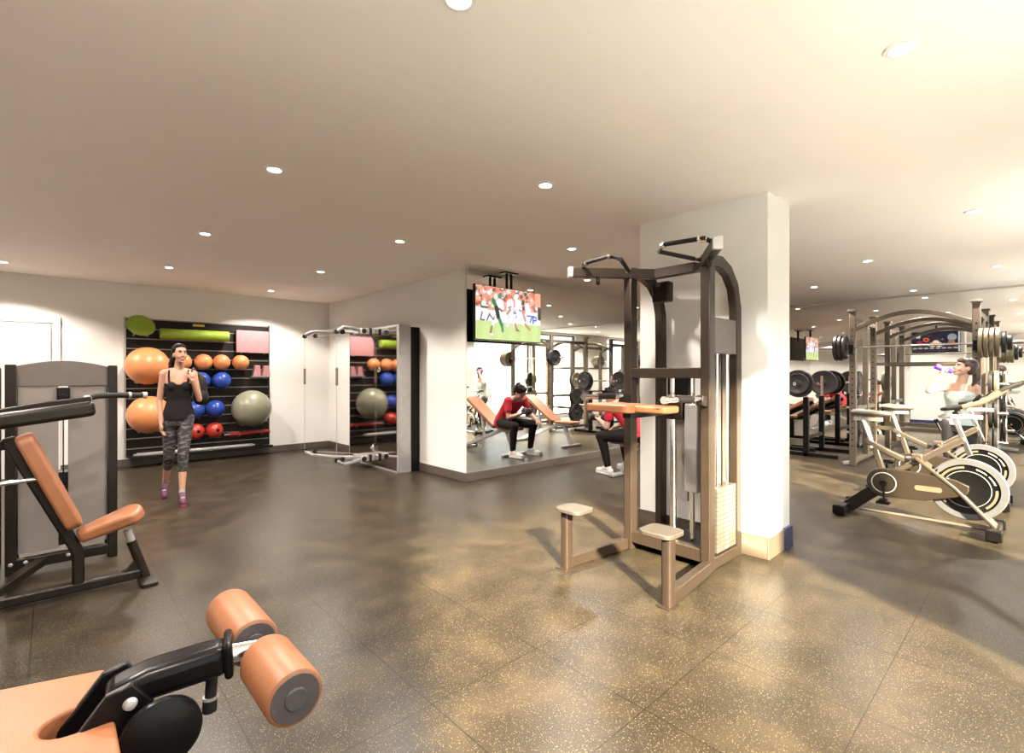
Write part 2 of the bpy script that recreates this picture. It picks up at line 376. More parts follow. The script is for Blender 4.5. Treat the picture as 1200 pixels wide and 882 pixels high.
# ================================================================== free-weight lifting station in front of the column
def chin_dip():
    o = thing('chin_dip_machine', 'tall bronze assisted chin and dip station with tan knee pad before the column', 'gym machine', (3.3, 1.89, 0))
    X0, Y0 = 3.3, 1.89
    def W(x, y, z): return (X0+x, Y0+y, z)
    for s in (1, -1):                                   # side frame: front post, bowed rear post, floor rail
        obj('front_post', M().b2(W(-.04, s*.31-.035, 0), W(.045, s*.31+.035, 2.17)), dark_m if False else upr_m, o, bevel=.008)
        obj('rear_post', M().tube([W(.0, s*.31, 2.14), W(.17, s*.31, 2.145), W(.30, s*.31, 2.10), W(.40, s*.31, 2.0), W(.445, s*.31, 1.85), W(.45, s*.31, 1.6), W(.45, s*.31, .0)], 0, sec=(.085, .06), up=(0, 1, 0)) , upr_m, o, bevel=.006)
        obj('floor_rail', M().tube([W(-.66, s*.39, .045), W(-.04, s*.33, .045)], 0, sec=(.06, .08)).tube([W(.04, s*.31, .045), W(.42, s*.31, .045)], 0, sec=(.06, .08)), upr_m, o, bevel=.006)
        obj('step_stem', M().prism(rrect(X0-.66, Y0+s*.39, .075, .065, .02), 'z', 0.0, .405).prism(rrect(X0-.67, Y0+s*.395, .11, .10, .02), 'z', 0, .008), upr_m, o)
        obj('step_plate', M().prism(rrect(X0-.645, Y0+s*.335, .20, .22, .05), 'z', .405, .43), taupe_m, o, bevel=.004)
        h = M().tube([W(.0, s*.31, 1.165), W(-.06, s*.31, 1.165), W(-.12, s*.31, 1.18)], 0, sec=(.05, .07)); hb = obj('dip_handle', h, dark_m, o, bevel=.006)
        obj('grip', M().cyl(W(-.12, s*.31, 1.19), W(-.55, s*.31, 1.195), .019).cyl(W(-.55, s*.31, 1.195), W(-.575, s*.31, 1.195), .024), chrome_m, hb)
        obj('grip_sleeve', M().cyl(W(-.22, s*.31, 1.191), W(-.42, s*.31, 1.194), .022), blackrub_m, hb)
    obj('cross_bar', M().b2(W(-.03, -.28, 1.325), W(.03, .28, 1.40)), upr_m, o, bevel=.006)
    obj('base_cross_bar', M().b2(W(-.035, -.28, .06), W(.035, .28, .15)), upr_m, o, bevel=.006)
    obj('base_cross_bar', M().b2(W(.41, -.28, .01), W(.47, .28, .09)), upr_m, o, bevel=.006)
    # swept chin bar
    pts = [W(-.40, .56, 2.13), W(-.06, .33, 2.13), W(.13, .17, 2.13), W(.13, -.17, 2.13), W(-.06, -.33, 2.13), W(-.40, -.56, 2.13)]
    cb = obj('chin_bar', M().tube(pts, 0, sec=(.055, .075)), upr_m, o, bevel=.006)
    for s in (1, -1):
        obj('end_cap', M().tube([W(-.40, s*.56, 2.13), W(-.425, s*.577, 2.13)], 0, sec=(.058, .078)), silver_m, cb, bevel=.004)
        g = [W(-.34, s*.50, 2.165), W(-.38, s*.47, 2.185), W(-.41, s*.22, 2.19), W(-.36, s*.15, 2.165), W(-.10, s*.26, 2.14), W(-.02, s*.29, 2.135)]
        obj('pull_up_grip', M().tube(g, .015, n=12), blackrub_m, cb)
        for p_, q_, r_ in (((-.365, .481, 2.178), (-.385, .43, 2.186), .0185), ((-.412, .225, 2.19), (-.408, .20, 2.185), .0175), ((-.10, .26, 2.14), (-.05, .28, 2.137), .019)):
            obj('grip_collar', M().cyl(W(p_[0], s*p_[1], p_[2]), W(q_[0], s*q_[1], q_[2]), r_), chrome_m, cb)
        obj('hanging_peg', M().cyl(W(-.24, s*.44, 2.10), W(-.24, s*.44, 2.04), .014).ell(W(-.24, s*.44, 2.10), .02), dark_m, cb)
    # knee pad on its lever
    kp = obj('knee_pad', M().prism(rrect(2.82, 1.99, .26, .36, .05), 'z', 1.10, 1.155).prism(rrect(2.86, 1.72, .19, .26, .04), 'z', 1.105, 1.15), tan_m, o, bevel=.012, segs=3)
    obj('lever_arm', M().b2((2.8, 1.86, 1.06), (3.42, 1.93, 1.10)).b2((3.36, 1.80, 1.02), (3.46, 2.0, 1.16)), dark_m, o, bevel=.006)
    obj('guide_rod', M().cyl(W(.10, .0, .10), W(.10, .0, 1.33), .027), chrome_m, o)
    obj('guide_rod', M().cyl(W(.10, -.15, .10), W(.10, -.15, 1.33), .018), chrome_m, o)
    obj('lift_carriage', M().b2(W(.07, -.20, .50), W(.13, -.10, 1.14)), silver_m, o, bevel=.01)
    obj('counterweight_cover', M().prism(rrect(X0+.13, Y0-.06, .03, .09, .01), 'z', .42, 1.15), grey_m, o)
    obj('pulley_box', M().b2(W(.08, -.12, 1.20), W(.2, .04, 1.33)), black_m, o, bevel=.008)
    obj('pulley_box', M().b2(W(.24, .12, 1.93), W(.32, .27, 2.09)), dark_m, o, bevel=.012)
    obj('lower_housing', M().b2(W(.05, -.24, .02), W(.38, .24, .14)), black_m, o, bevel=.01)
    # weight stack on the near side
    obj('header_cover', M().b2(W(.06, -.335, 1.50), W(.405, -.285, 1.75)), header_m, o, bevel=.004)
    for x in (.14, .30): obj('stack_rod', M().cyl(W(x, -.31, .12), W(x, -.31, 1.5), .011), chrome_m, o)
    obj('stack_cable', M().cyl(W(.22, -.31, .5), W(.22, -.31, 1.5), .004), black_m, o)
    ws = M()
    for k in range(14): ws.b2(W(.075, -.345, .11+k*.032), W(.375, -.265, .11+k*.032+.029))
    st = obj('weight_stack', ws, mk('pale weight stack', (.095, .085, .07), .35, metal=.2), o, bevel=.002)
    lb_ = M()
    for k in range(14): lb_.b2(W(.21, -.347, .118+k*.032), W(.24, -.3445, .118+k*.032+.014))
    obj('plate_labels', lb_, letter_m, st)
    obj('side_shroud', M().b2(W(.07, -.262, .11), W(.40, -.255, 1.5)), mk('smoked shroud', (.12, .10, .085), .4), o)
    return o
upr_m = mk('bronze upright', (.034, .0235, .017), .36, metal=.2, spec=.35)
chin_dip()

# ================================================================== shoulder press machine on the left
def tower(x0, x1, label):
    Y = 4.74
    o = thing('weight_stack_tower', label, 'gym machine', ((x0+x1)/2, Y, 0), 'weight stack towers at the left')
    n = 14; pts = [(x0+.03, 1.27)] + [(x1-.03, 1.27)] + [(x1-.03 - (x1-x0-.06)*k/n, 1.405+.045*math.sin(PI*k/n)) for k in range(n+1)]
    obj('header_panel', M().prism(pts, 'y', Y-.005, Y+.03), header_m, o, bevel=.003)
    for x in (x0, x1-.055): obj('upright', M().b2((x, Y-.03, 0), (x+.055, Y+.03, 1.42)), dark_m, o, bevel=.006)
    for x in (x0, x1-.055): obj('rear_upright', M().b2((x, Y+.30, 0), (x+.055, Y+.36, 1.40)), dark_m, o, bevel=.006)
    a, b_ = x0+.06, x1-.06; m_ = (a+b_)/2-.01
    obj('shroud_panel', M().b2((a, Y, .13), (m_-.02, Y+.008, 1.27)), grey_m, o, bevel=.002)
    obj('shroud_panel', M().b2((m_+.03, Y+.004, .13), (b_, Y+.012, 1.27)), grey_m, o, bevel=.002)
    ws = M()
    for k in range(16): ws.b2((a+.03, Y+.10, .12+k*.033), (b_-.03, Y+.24, .15+k*.033))
    obj('weight_stack', ws, iron_m, o)
    obj('guide_rod', M().cyl((m_-.05, Y+.16, .1), (m_-.05, Y+.16, 1.27), .011).cyl((m_+.07, Y+.16, .1), (m_+.07, Y+.16, 1.27), .011), chrome_m, o)
    obj('cable', M().cyl((m_+.005, Y-.012, .15), (m_+.005, Y-.012, 1.22), .004), black_m, o)
    obj('pulley_bracket', M().b2((m_-.03, Y-.03, 1.17), (m_+.04, Y, 1.26)).cyl((m_+.005, Y-.04, 1.19), (m_+.005, Y, 1.19), .025), black_m, o, bevel=.004)
    obj('base_bar', M().b2((x0+.05, Y-.03, .03), (x1-.05, Y+.03, .10)), dark_m, o, bevel=.006)
    for x in (x0+.027, x0+.10, m_+.03):
        obj('bolt', M().lathe([(0, .009), (.009, .007), (.013, 0)], (x, Y-.03, .075), (0, -1, 0), n=12), silver_m, o)
    return o
tower(-.235, .355, 'grey shrouded weight stack tower with arched top behind the tan seat')
tower(-.84, -.27, 'grey weight stack tower cut off by the left picture edge')
def press():
    Y = 4.05
    o = thing('shoulder_press_machine', 'black framed press machine with upright tan backrest and tilted tan seat', 'gym machine', (.1, Y, 0))
    obj('base_beam', M().tube([(-.95, Y, .05), (.42, Y, .05)], 0, sec=(.07, .06)), dark_m, o, bevel=.012)
    obj('foot', M().prism(rrect(.455, Y, .09, .34, .02), 'z', 0, .02), dark_m, o, bevel=.003)
    obj('rear_foot', M().prism(rrect(-.95, Y, .09, .6, .02), 'z', 0, .03), dark_m, o, bevel=.003)
    obj('frame_upright', M().tube([(.115, Y, .06), (.115, Y, .26), (.07, Y, .37), (-.14, Y, .86), (-.19, Y, .99)], 0, sec=(.06, .07), up=(0, 1, 0)), dark_m, o, bevel=.012)
    obj('rear_column', M().b2((-.42, Y-.035, .05), (-.34, Y+.035, 1.12)), dark_m, o, bevel=.008)
    obj('link_bar', M().tube([(-.16, Y, .95), (-.38, Y, .93)], 0, sec=(.05, .05)), black_m, o, bevel=.004)
    obj('adjustment_rod', M().cyl((-.06, Y-.03, .74), (-.5, Y-.03, .72), .014), chrome_m, o)
    # backrest: padded slab leaning back
    a = Vector((.065, Y, .41)); b_ = Vector((-.165, Y, .985)); d = (b_-a).normalized(); n_ = d.cross(Vector((0, 1, 0))).normalized()
    if n_.x < 0: n_ = -n_
    R = Matrix((n_, Vector((0, 1, 0)), d)).transposed()
    mb = M(); L = (b_-a).length; o2 = rrect(0, L/2, .24, L, .05)
    for_ = [[a + R @ Vector((h, p[0], p[1])) for p in o2] for h in (.0, .08)]
    mb.rings(for_); obj('backrest', mb, tan_m, o, bevel=.018, segs=4)
    # seat: teardrop pad rising to the front
    a = Vector((.145, Y, .325)); b_ = Vector((.44, Y, .425)); d = (b_-a).normalized(); up = d.cross(Vector((0, -1, 0))).normalized()
    if up.z < 0: up = -up
    prof = []
    for k in range(13):
        s = k/12; x = s*.27; wdt = .065+.08*s
        prof.append((x, wdt))
    arc = [(.27+.09*math.sin(t_)*.8, .145*math.cos(t_)) for t_ in [PI*k/12 for k in range(1, 12)]]
    outl = [(x, y) for x, y in prof] + arc + [(x, -y) for x, y in prof[::-1]]
    vs = [[a + d*(p[0]-.02) + Vector((0, 1, 0))*p[1] + up*h for p in outl] for h in (0, .075)]
    obj('seat', M().rings(vs), tan_m, o, bevel=.022, segs=4)
    obj('seat_post', M().cyl((.455, Y, .0), (.375, Y, .27), .028), dark_m, o)
    obj('seat_collar', M().cyl((.38, Y, .255), (.355, Y, .345), .022), silver_m, o)
    obj('gusset', M().prism([(.30, .07), (.44, .07), (.40, .20), (.385, .13), (.35, .09)], 'y', Y-.02, Y+.02), dark_m, o, bevel=.003)
    # lever arm and handle
    ar = M().tube([(-.75, Y-.1, 1.02), (-.22, Y-.08, 1.09), (.19, Y-.06, 1.145)], 0, sec=(.09, .11), up=(0, 1, 0)); am = obj('press_arm', ar, dark_m, o, bevel=.025, segs=4)
    obj('arm_bracket', M().tube([(-.30, Y+.05, 1.12), (.0, Y+.12, 1.17), (.18, Y+.2, 1.19)], 0, sec=(.035, .04)), dark_m, am, bevel=.006)
    obj('handle_grip', M().tube([(.12, Y+.2, 1.16), (.20, Y+.24, 1.205), (.30, Y+.27, 1.21), (.47, Y+.3, 1.205)], .019, sm=3), blackrub_m, am)
    obj('grip_end', M().cyl((.385, Y+.285, 1.209), (.40, Y+.288, 1.209), .021).cyl((.465, Y+.3, 1.206), (.49, Y+.304, 1.205), .023).ell((.165, Y+.22, 1.19), .026), silver_m, am)
    obj('arm_pivot', M().cyl((-.38, Y-.1, 1.06), (-.38, Y+.1, 1.06), .06), black_m, o)
    obj('lower_link', M().tube([(-.05, 4.70, .07), (-.3, 4.1, .06)], 0, sec=(.06, .05)), dark_m, o, bevel=.005)
press()

# ================================================================== leg extension bench in the foreground
def legcurl():
    o = thing('leg_curl_bench', 'black leg curl bench with tan flat pad and paired tan foam rollers', 'gym machine', (-.3, 1.44, 0))
    Y = 1.44; hw = .30
    pts = [(.10, Y+.196), (-.12, Y+.285), (-.95, Y+hw), (-1.0, Y+hw-.04), (-1.0, Y-hw+.04), (-.95, Y-hw), (-.12, Y-.285), (.10, Y-.196)]
    notch = [(.10, Y-.055)] + [(.03+.052*math.cos(t_), Y+.052*math.sin(t_)) for t_ in [math.radians(-90-18*k) for k in range(11)]] + [(.10, Y+.055)]
    pts = [(.10, Y+.196), (-.12, Y+.27), (-.95, Y+hw), (-1.0, Y+hw-.04), (-1.0, Y-hw+.04), (-.95, Y-hw), (-.12, Y-.27), (.10, Y-.196)] + notch
    obj('bench_pad', M().prism(pts, 'z', .53, .60), tan_m, o, bevel=.010, segs=3)
    obj('pad_board', M().prism([(x*0.98-.005, Y+(y-Y)*.96) for x, y in pts[:8]], 'z', .515, .53), black_m, o)
    obj('frame_beam', M().b2((-.9, Y-.04, .43), (-.02, Y+.04, .515)), dark_m, o, bevel=.008)
    for x in (-.85, -.05):
        obj('leg', M().b2((x-.035, Y-.035, .0), (x+.035, Y+.035, .44)), dark_m, o, bevel=.006)
        obj('floor_foot', M().b2((x-.04, Y-.28, .0), (x+.04, Y+.28, .05)), dark_m, o, bevel=.006)
    # pivot bracket and cam plate
    br_ = M().prism([(-.06, .44), (.10, .40), (.17, .48), (.175, .60), (.13, .665), (.085, .655), (.03, .585), (-.03, .52)], 'y', Y-.065, Y-.045)
    br_.prism([(-.06, .44), (.10, .40), (.17, .48), (.175, .60), (.13, .665), (.085, .655), (.03, .585), (-.03, .52)], 'y', Y+.045, Y+.065)
    obj('pivot_bracket', br_, black_m, o, bevel=.004)
    obj('pivot_bolt', M().lathe([(0, .012), (.010, .010), (.014, 0)], (.125, Y-.068, .625), (0, -1, 0), n=14), silver_m, o)
    obj('cam_plate', M().lathe([(.0, .012), (.070, .012), (.078, .006), (.078, -.01), (0, -.01)], (.178, Y-.10, .548), (0, -1, 0), n=40), black_m, o)
    # arm : flattened tube to the rollers
    am = obj('lever_arm', M().tube([(.09, Y, .615), (.17, Y-.005, .635), (.325, Y-.04, .648)], 0, sec=(.075, .085), up=(0, 1, 0)), black_m, o, bevel=.024, segs=4)
    obj('arm_collar', M().tube([(.315, Y-.038, .648), (.335, Y-.043, .649)], 0, sec=(.088, .098), up=(0, 1, 0)), black_m, am, bevel=.02, segs=4)
    obj('roller_stem', M().cyl((.33, Y-.044, .648), (.385, Y-.055, .645), .022), chrome_m, am)
    obj('roller_axle', M().cyl((.393, 1.13, .636), (.393, 1.69, .636), .014).cyl((.393, 1.34, .636), (.393, 1.425, .636), .024), chrome_m, am)
    obj('stop_pin', M().cyl((.29, Y-.035, .61), (.285, Y-.035, .535), .013).cyl((.285, Y-.035, .548), (.284, Y-.035, .520), .016), blackrub_m, am)
    obj('stop_pin_band', M().cyl((.2862, Y-.035, .556), (.286, Y-.035, .550), .0172), silver_m, am)
    for a, b_ in ((1.125, 1.335), (1.43, 1.695)):
        r = obj('foam_roller', M().lathe([(.014, a), (.054, a), (.060, a+.004), (.0625, a+.012), (.0625, b_-.012), (.060, b_-.004), (.054, b_), (.014, b_)], (.393, 0, .636), (0, 1, 0), n=48), tan_m, o, world=True)
        obj('roller_cap', M().lathe([(.0, a-.0065), (.022, a-.0065), (.025, a-.003), (.025, a-.0015), (.052, a-.0015), (.055, a+.002)], (.393, 0, .636), (0, 1, 0), n=48), cap_m, r)
        obj('roller_cap', M().lathe([(.055, b_-.002), (.055, b_+.001), (.024, b_+.0015), (.022, b_+.003), (.0, b_+.003)], (.393, 0, .636), (0, 1, 0), n=48), cap_m, r)
legcurl()

# ================================================================== storage wall for balls
rk = thing('ball_storage_wall', 'black slatted storage wall panel with pale rails behind the walking woman', 'storage rack', (1.76, YB, 0))
obj('back_panel', M().b2((.78, YB-.03, .15), (2.74, YB-.001, 2.19)), mk('black slat board', (.010, .0075, .006), .55, spec=.2), rk, bevel=.003)
sl = M()
for k in range(14): sl.b2((.785, YB-.036, .25+k*.148), (2.735, YB-.0305, .25+k*.148+.014))
obj('slat_rail', sl, mk('pale aluminium rail', (.25, .23, .21), .4, metal=.3), rk)
obj('edge_strip', M().b2((.765, YB-.045, .15), (.785, YB-.001, 2.2)), silver_m, rk)
obj('edge_strip', M().b2((2.735, YB-.04, .15), (2.755, YB-.001, 2.2)), dark_m, rk)
obj('badge', M().b2((1.62, YB-.04, 2.115), (1.78, YB-.030, 2.15)), mk('gold badge', (.62, .40, .06), .4), rk, bevel=.002)
sh = obj('bottom_shelf', M().b2((.80, YB-.30, .13), (2.73, YB-.03, .145)).b2((.80, YB-.31, .13), (2.73, YB-.29, .17)), black_m, rk, bevel=.003)
tag(obj('exercise_bar', M().cyl((.90, YB-.17, .178), (2.44, YB-.17, .178), .030).cyl((.86, YB-.17, .178), (.90, YB-.17, .178), .02).cyl((2.44, YB-.17, .178), (2.48, YB-.17, .178), .02), silver_m), 'long silver bar lying along the bottom shelf of the ball wall', 'bar')
def hooks(x, z, wd, dp=.12, r=.008):
    for s in (-1, 1):
        obj('hook', M().tube([(x+s*wd, YB-.035, z+.01), (x+s*wd, YB-dp, z), (x+s*wd, YB-dp-.02, z+.03)], r), silver_m, rk)
og = mk('orange ball vinyl', (.60, .225, .085), .38, var=.03); bl = mk('blue ball vinyl', (.015, .05, .30), .3); gy = mk('sage grey ball vinyl', (.20, .20, .14), .35)
rd = mk('red ball vinyl', (.38, .03, .018), .35); gr = mk('lime green foam', (.24, .36, .03), .45); pk = mk('dusty pink foam', (.42, .20, .21), .6)
def ball(x, z, r, m_, label, grp=None, ridges=True, name='exercise_ball'):
    mb = M(); prof = []
    for k in range(33):
        th = PI*k/32; q = r*(1 + (.006*math.cos(th*26) if ridges and .5 < th < 2.6 else 0))
        prof.append((q*math.sin(th), -q*math.cos(th)))
    y = YB-.05-r
    mb.lathe(prof, (x, y, z), (.35, -1, .25), n=40)
    o = obj(name, mb, m_); tag(o, label, 'ball', grp)
    hooks(x, z-r*.93, r*.45, .05+r*1.1)
    obj('valve', M().cyl((x+r*.335, y-r*.92, z+r*.23), (x+r*.345, y-r*.945, z+r*.237), .009), silver_m, o, world=True) if r > .2 else None
    return o
ball(1.01, 1.48, .27, og, 'large orange exercise ball on the upper left of the wall')
ball(1.03, .77, .27, og, 'large orange exercise ball on the lower left, behind the woman')
ball(2.39, .80, .295, gy, 'large sage grey exercise ball at the right of the wall')
for x, l in ((1.46, 'small orange ball half hidden by the walking woman\'s head'), (1.74, 'small orange ball just right of the woman\'s head'), (1.99, 'small orange ball straight above the upper right blue ball'), (2.27, 'small orange ball at the right end of its row')):
    ball(x, 1.55, .125, og, l, 'small orange balls', False)
for x, z, l in ((1.70, 1.26, 'blue ball in the upper row beside the woman\'s shoulder bag'), (1.99, 1.26, 'blue ball in the upper row under the small orange balls'), (1.62, .80, 'blue ball in the lower row partly behind the woman'), (1.90, .81, 'blue ball in the lower row left of the grey ball')):
    ball(x, z, .135, bl, l, 'blue balls', False)
for x, l in ((1.63, 'red medicine ball nearer the woman in the lowest row'), (1.89, 'red medicine ball left of the red bar')):
    o = ball(x, .465, .125, rd, l, 'red medicine balls', False, 'medicine_ball')
    obj('grip_dimple', M().ell((x+.02, YB-.05-.243, .475), (.028, .012, .028)), black_m, o)
bd = M(); Rt = Euler((math.radians(62), 0, math.radians(8))).to_matrix()
prof = [(0, .03), (.10, .028), (.165, .012), (.178, 0), (.165, -.012), (.10, -.03), (0, -.034)]
bd.lathe(prof, (.95, YB-.16, 2.075), Rt @ Vector((0, 0, 1)), n=48)
tag(obj('balance_cushion', bd, gr), 'round lime green balance cushion propped above the orange balls', 'balance cushion'); hooks(.95, 1.925, .08, .13)
o = tag(obj('foam_roller', M().lathe([(.02, 0), (.075, 0), (.082, .008), (.082, .912), (.075, .92), (.02, .92)], (1.18, YB-.14, 1.97), (1, 0, 0), n=32), gr), 'long lime green foam roller lying on hooks near the top', 'foam roller')
hooks(1.36, 1.888, .0, .16); hooks(1.94, 1.888, .0, .16)
mt = M()
for k in range(3): mt.b2((2.225, YB-.075-k*.014, 1.72), (2.725, YB-.063-k*.014, 2.09))
tag(obj('folded_mat', mt, pk, bevel=.004), 'folded dusty pink exercise mat at the top right of the wall', 'exercise mat'); hooks(2.475, 1.712, .18, .12)
for x, l in ((2.53, 'pink foam step wedge left of its twin'), (2.675, 'pink foam step wedge at the wall panel\'s right edge')):
    tag(obj('foam_wedge', M().prism([(x-.062, 1.33), (x+.062, 1.33), (x+.045, 1.51), (x-.03, 1.51)], 'y', YB-.15, YB-.04), pk, bevel=.006), l, 'foam block', 'pink foam wedges')
obj('shelf', M().b2((2.44, YB-.17, 1.315), (2.74, YB-.03, 1.328)), silver_m, rk)
o = tag(obj('weighted_bar', M().cyl((2.11, YB-.13, .375), (2.73, YB-.13, .385), .032), rd), 'red weighted bar hanging below the grey ball', 'bar')
obj('bar_tip', M().cyl((2.05, YB-.13, .374), (2.11, YB-.13, .375), .013).ell((2.05, YB-.13, .374), .018), silver_m, o)
hooks(2.25, .34, .0, .15); hooks(2.6, .34, .0, .15)

# ================================================================== wall mounted cable trainer with polished front
def kinesis():
    xa, xb, y0, y1, zt = 3.46, 3.74, 6.0, 7.52, 2.03
    o = thing('cable_trainer', 'wall mounted cable trainer with polished front and paired silver arms', 'gym machine', (3.6, 6.76, 0))
    obj('front_panel', M().b2((xa-.004, y0+.05, .03), (xa+.004, y1-.01, zt-.02)), mir2_m, o)
    obj('side_frame', M().b2((xa, y0, .0), (xa+.19, y0+.05, zt)).b2((xa, y1-.02, 0), (xa+.19, y1+.02, zt)).b2((xa, y0, zt-.03), (xa+.19, y1, zt+.01)).b2((xa, y0, 0), (xa+.19, y1, .03)), silver_m, o, bevel=.006)
    obj('rear_housing', M().b2((xa+.19, y0+.03, 0), (xb+.07, y1-.03, zt-.01)), black_m, o, bevel=.006)
    cy = 6.80
    for zc, up in ((1.98, 1), (.14, -1)):
        hb = obj('arm_hub', M().b2((xa-.22, cy-.14, zc-.045), (xa, cy+.14, zc+.045)), silver_m, o, bevel=.012)
        obj('hub_pulley', M().cyl((xa-.18, cy-.15, zc), (xa-.18, cy+.15, zc), .035).cyl((xa-.08, cy-.12, zc-.05), (xa-.08, cy-.12, zc+.05), .03), blackrub_m, hb)
        for s, (ex, ey) in ((1, (2.86, 7.80)), (-1, (2.86, 6.62))):
            p0 = (xa-.15, cy+s*.06, zc); e_ = (ex, ey, zc-.03*up)
            mid = (ex+.10, ey+(cy-ey)*.05, zc+.035*up)
            a_ = obj('cable_arm', M().tube([p0, ((p0[0]+ex)/2+.03, (p0[1]+ey)/2, zc+.03*up), mid, e_], 0, sec=(.045, .04)), silver_m, o, bevel=.01)
            for f_ in (1.0, .80): 
                px_, py_ = p0[0]+(ex-p0[0])*f_, p0[1]+(ey-p0[1])*f_
                obj('pulley', M().cyl((px_, py_-.015, zc-.035*up), (px_, py_+.015, zc-.035*up), .032), blackrub_m, a_)
            obj('cable', M().cyl(e_, (p0[0], p0[1], zc-.05*up), .0035), silver_m, a_)
    for ey in (7.80, 6.62):
        obj('cable', M().cyl((2.86, ey, .17), (2.86, ey, 1.95), .0035), silver_m, o)
        obj('handle', M().cyl((2.86, ey, 1.23), (2.86, ey, 1.42), .017).ell((2.86, ey, 1.43), .02).ell((2.86, ey, 1.22), .02), brass_m, o)
    obj('logo_disc', M().torus((xa-.008, 6.55, 1.42), (1, 0, 0), .03, .006, 24, 8), silver_m, o)
    obj('wall_bracket', M().b2((xb+.07, y0-.14, .17), (XS, y0+.02, 1.95)), white_m, o)
kinesis()

# ================================================================== televisions
def screen_mesh(o_, u_, v_, w_, h_, nx, ny, fn, name, parent, strength):
    """picture as colours on a fine grid; u_ runs right, v_ up as the viewer sees it"""
    vs = []; fs = []; cols = []
    for j in range(ny+1):
        for i in range(nx+1): vs.append(o_+u_*(w_*i/nx)+v_*(h_*j/ny)); cols.append(fn(i/nx, j/ny))
    for j in range(ny):
        for i in range(nx): a = j*(nx+1)+i; fs.append([a, a+1, a+nx+2, a+nx+1])
    off = parent.location; me = bpy.data.meshes.new(name); me.from_pydata([v-off for v in vs], [], fs)
    ca = me.color_attributes.new('picture', 'FLOAT_COLOR', 'POINT')
    ca.data.foreach_set('color', [q for c in cols for q in (*c, 1)])
    m_ = bpy.data.materials.new(name); m_.use_nodes = True; t = m_.node_tree; b = t.nodes['Principled BSDF']
    at = t.nodes.new('ShaderNodeAttribute'); at.attribute_name = 'picture'
    t.links.new(at.outputs['Color'], b.inputs['Emission Color']); b.inputs['Emission Strength'].default_value = strength
    b.inputs['Base Color'].default_value = (.01, .01, .01, 1); b.inputs['Roughness'].default_value = .25
    me.materials.append(m_); o = bpy.data.objects.new(name, me); C.objects.link(o); o.parent = parent; return o
def seg(px, py, ax, ay, bx, by):
    dx, dy = bx-ax, by-ay; L = dx*dx+dy*dy+1e-9; t = max(0, min(1, ((px-ax)*dx+(py-ay)*dy)/L)); return math.hypot(px-ax-dx*t, py-ay-dy*t)
rn = random.Random(3); blobs = [(rn.random()*1.75, .62+rn.random()*.4, .015+rn.random()*.035, rn.choice([(.75, .16, .08), (.85, .80, .78), (.25, .10, .08), (.80, .42, .30), (.10, .09, .10), (.75, .70, .72), (.65, .25, .15)])) for _ in range(190)]
figs = [  # strokes: x0,y0,x1,y1,r,colour  (x in 0..1.75)
    (.62, .70, .55, .45, .085, (.88, .88, .86)), (.55, .45, .40, .25, .035, (.8, .8, .78)), (.40, .25, .36, .10, .025, (.30, .14, .08)), (.56, .45, .66, .28, .04, (.03, .25, .10)), (.66, .28, .68, .18, .03, (.03, .22, .10)),
    (.44, .74, .52, .60, .045, (.02, .22, .09)), (.52, .60, .56, .45, .05, (.02, .03, .02)), (.50, .80, .50, .84, .04, (.75, .75, .72)),
    (.85, .82, .85, .86, .05, (.75, .2, .1)), (.88, .72, .86, .48, .09, (.86, .86, .90)), (.84, .48, .80, .30, .045, (.70, .68, .80)), (.95, .46, 1.02, .32, .05, (.80, .80, .86)), (1.02, .32, 1.06, .22, .03, (.45, .22, .15)),
    (1.05, .80, 1.03, .86, .05, (.85, .83, .84)), (1.10, .72, 1.15, .50, .09, (.93, .93, .95)), (1.15, .50, 1.30, .34, .045, (.88, .87, .90)), (1.30, .34, 1.42, .25, .032, (.50, .26, .10)), (1.22, .60, 1.30, .42, .03, (.55, .30, .22)),
    (.60, .84, .62, .86, .045, (.08, .25, .12)), (.58, .60, .66, .56, .022, (.15, .13, .12)), (.88, .60, .80, .52, .028, (.50, .28, .20)), (1.06, .88, 1.07, .89, .04, (.80, .80, .84)), (.90, .66, .84, .64, .02, (.30, .22, .45)), (1.12, .62, 1.18, .60, .018, (.25, .22, .40)), (.36, .10, .42, .09, .018, (.9, .9, .9)), (1.06, .22, 1.12, .20, .018, (.15, .12, .10)), (1.35, .72, 1.36, .62, .06, (.80, .80, .82)), (.20, .66, .24, .55, .06, (.75, .78, .74)), (.14, .60, .3, .60, .02, (.1, .12, .11))]
letters = [  # board lettering
    (.16, .50, .12, .36, .016, (.12, .12, .16)), (.12, .36, .22, .36, .014, (.12, .12, .16)), (.34, .48, .28, .36, .016, (.12, .12, .16)), (.34, .48, .44, .37, .014, (.12, .12, .16)), (.44, .37, .50, .50, .014, (.12, .12, .16)),
    (1.36, .52, 1.50, .52, .018, (.06, .10, .55)), (1.50, .52, 1.44, .40, .018, (.06, .10, .55)), (1.53, .52, 1.53, .38, .018, (.06, .10, .55)), (1.53, .52, 1.62, .50, .018, (.06, .10, .55)), (1.62, .50, 1.61, .44, .018, (.06, .10, .55)), (1.61, .44, 1.53, .44, .016, (.06, .10, .55)),
    (.98, .545, 1.08, .545, .016, (.15, .15, .6)), (1.08, .545, 1.04, .46, .014, (.15, .15, .6))]
def football(u, v):
    x = u*1.75; c = (.85, .84, .80) if v > .34 else (.52, .66, .24)
    if v < .34 and (int(x*6) % 2): c = (.56, .70, .28)
    if v >= .56:
        c = (.70, .32, .22)
        for bx, by, r, k in blobs:
            if math.hypot(x-bx, v-by) < r: c = k
    if .34 < v < .60 and not .3 < x < 1.3: c = (.86, .87, .84)
    if x > 1.58 and v > .72: c = (.85, .38, .26)
    if x > 1.66 and .45 < v < .72: c = (.02, .02, .02)
    for s in letters:
        if seg(x, v, *s[:4]) < s[4]: c = s[5]
    for s in figs:
        if seg(x, v, *s[:4]) < s[4]: c = s[5]
    return c
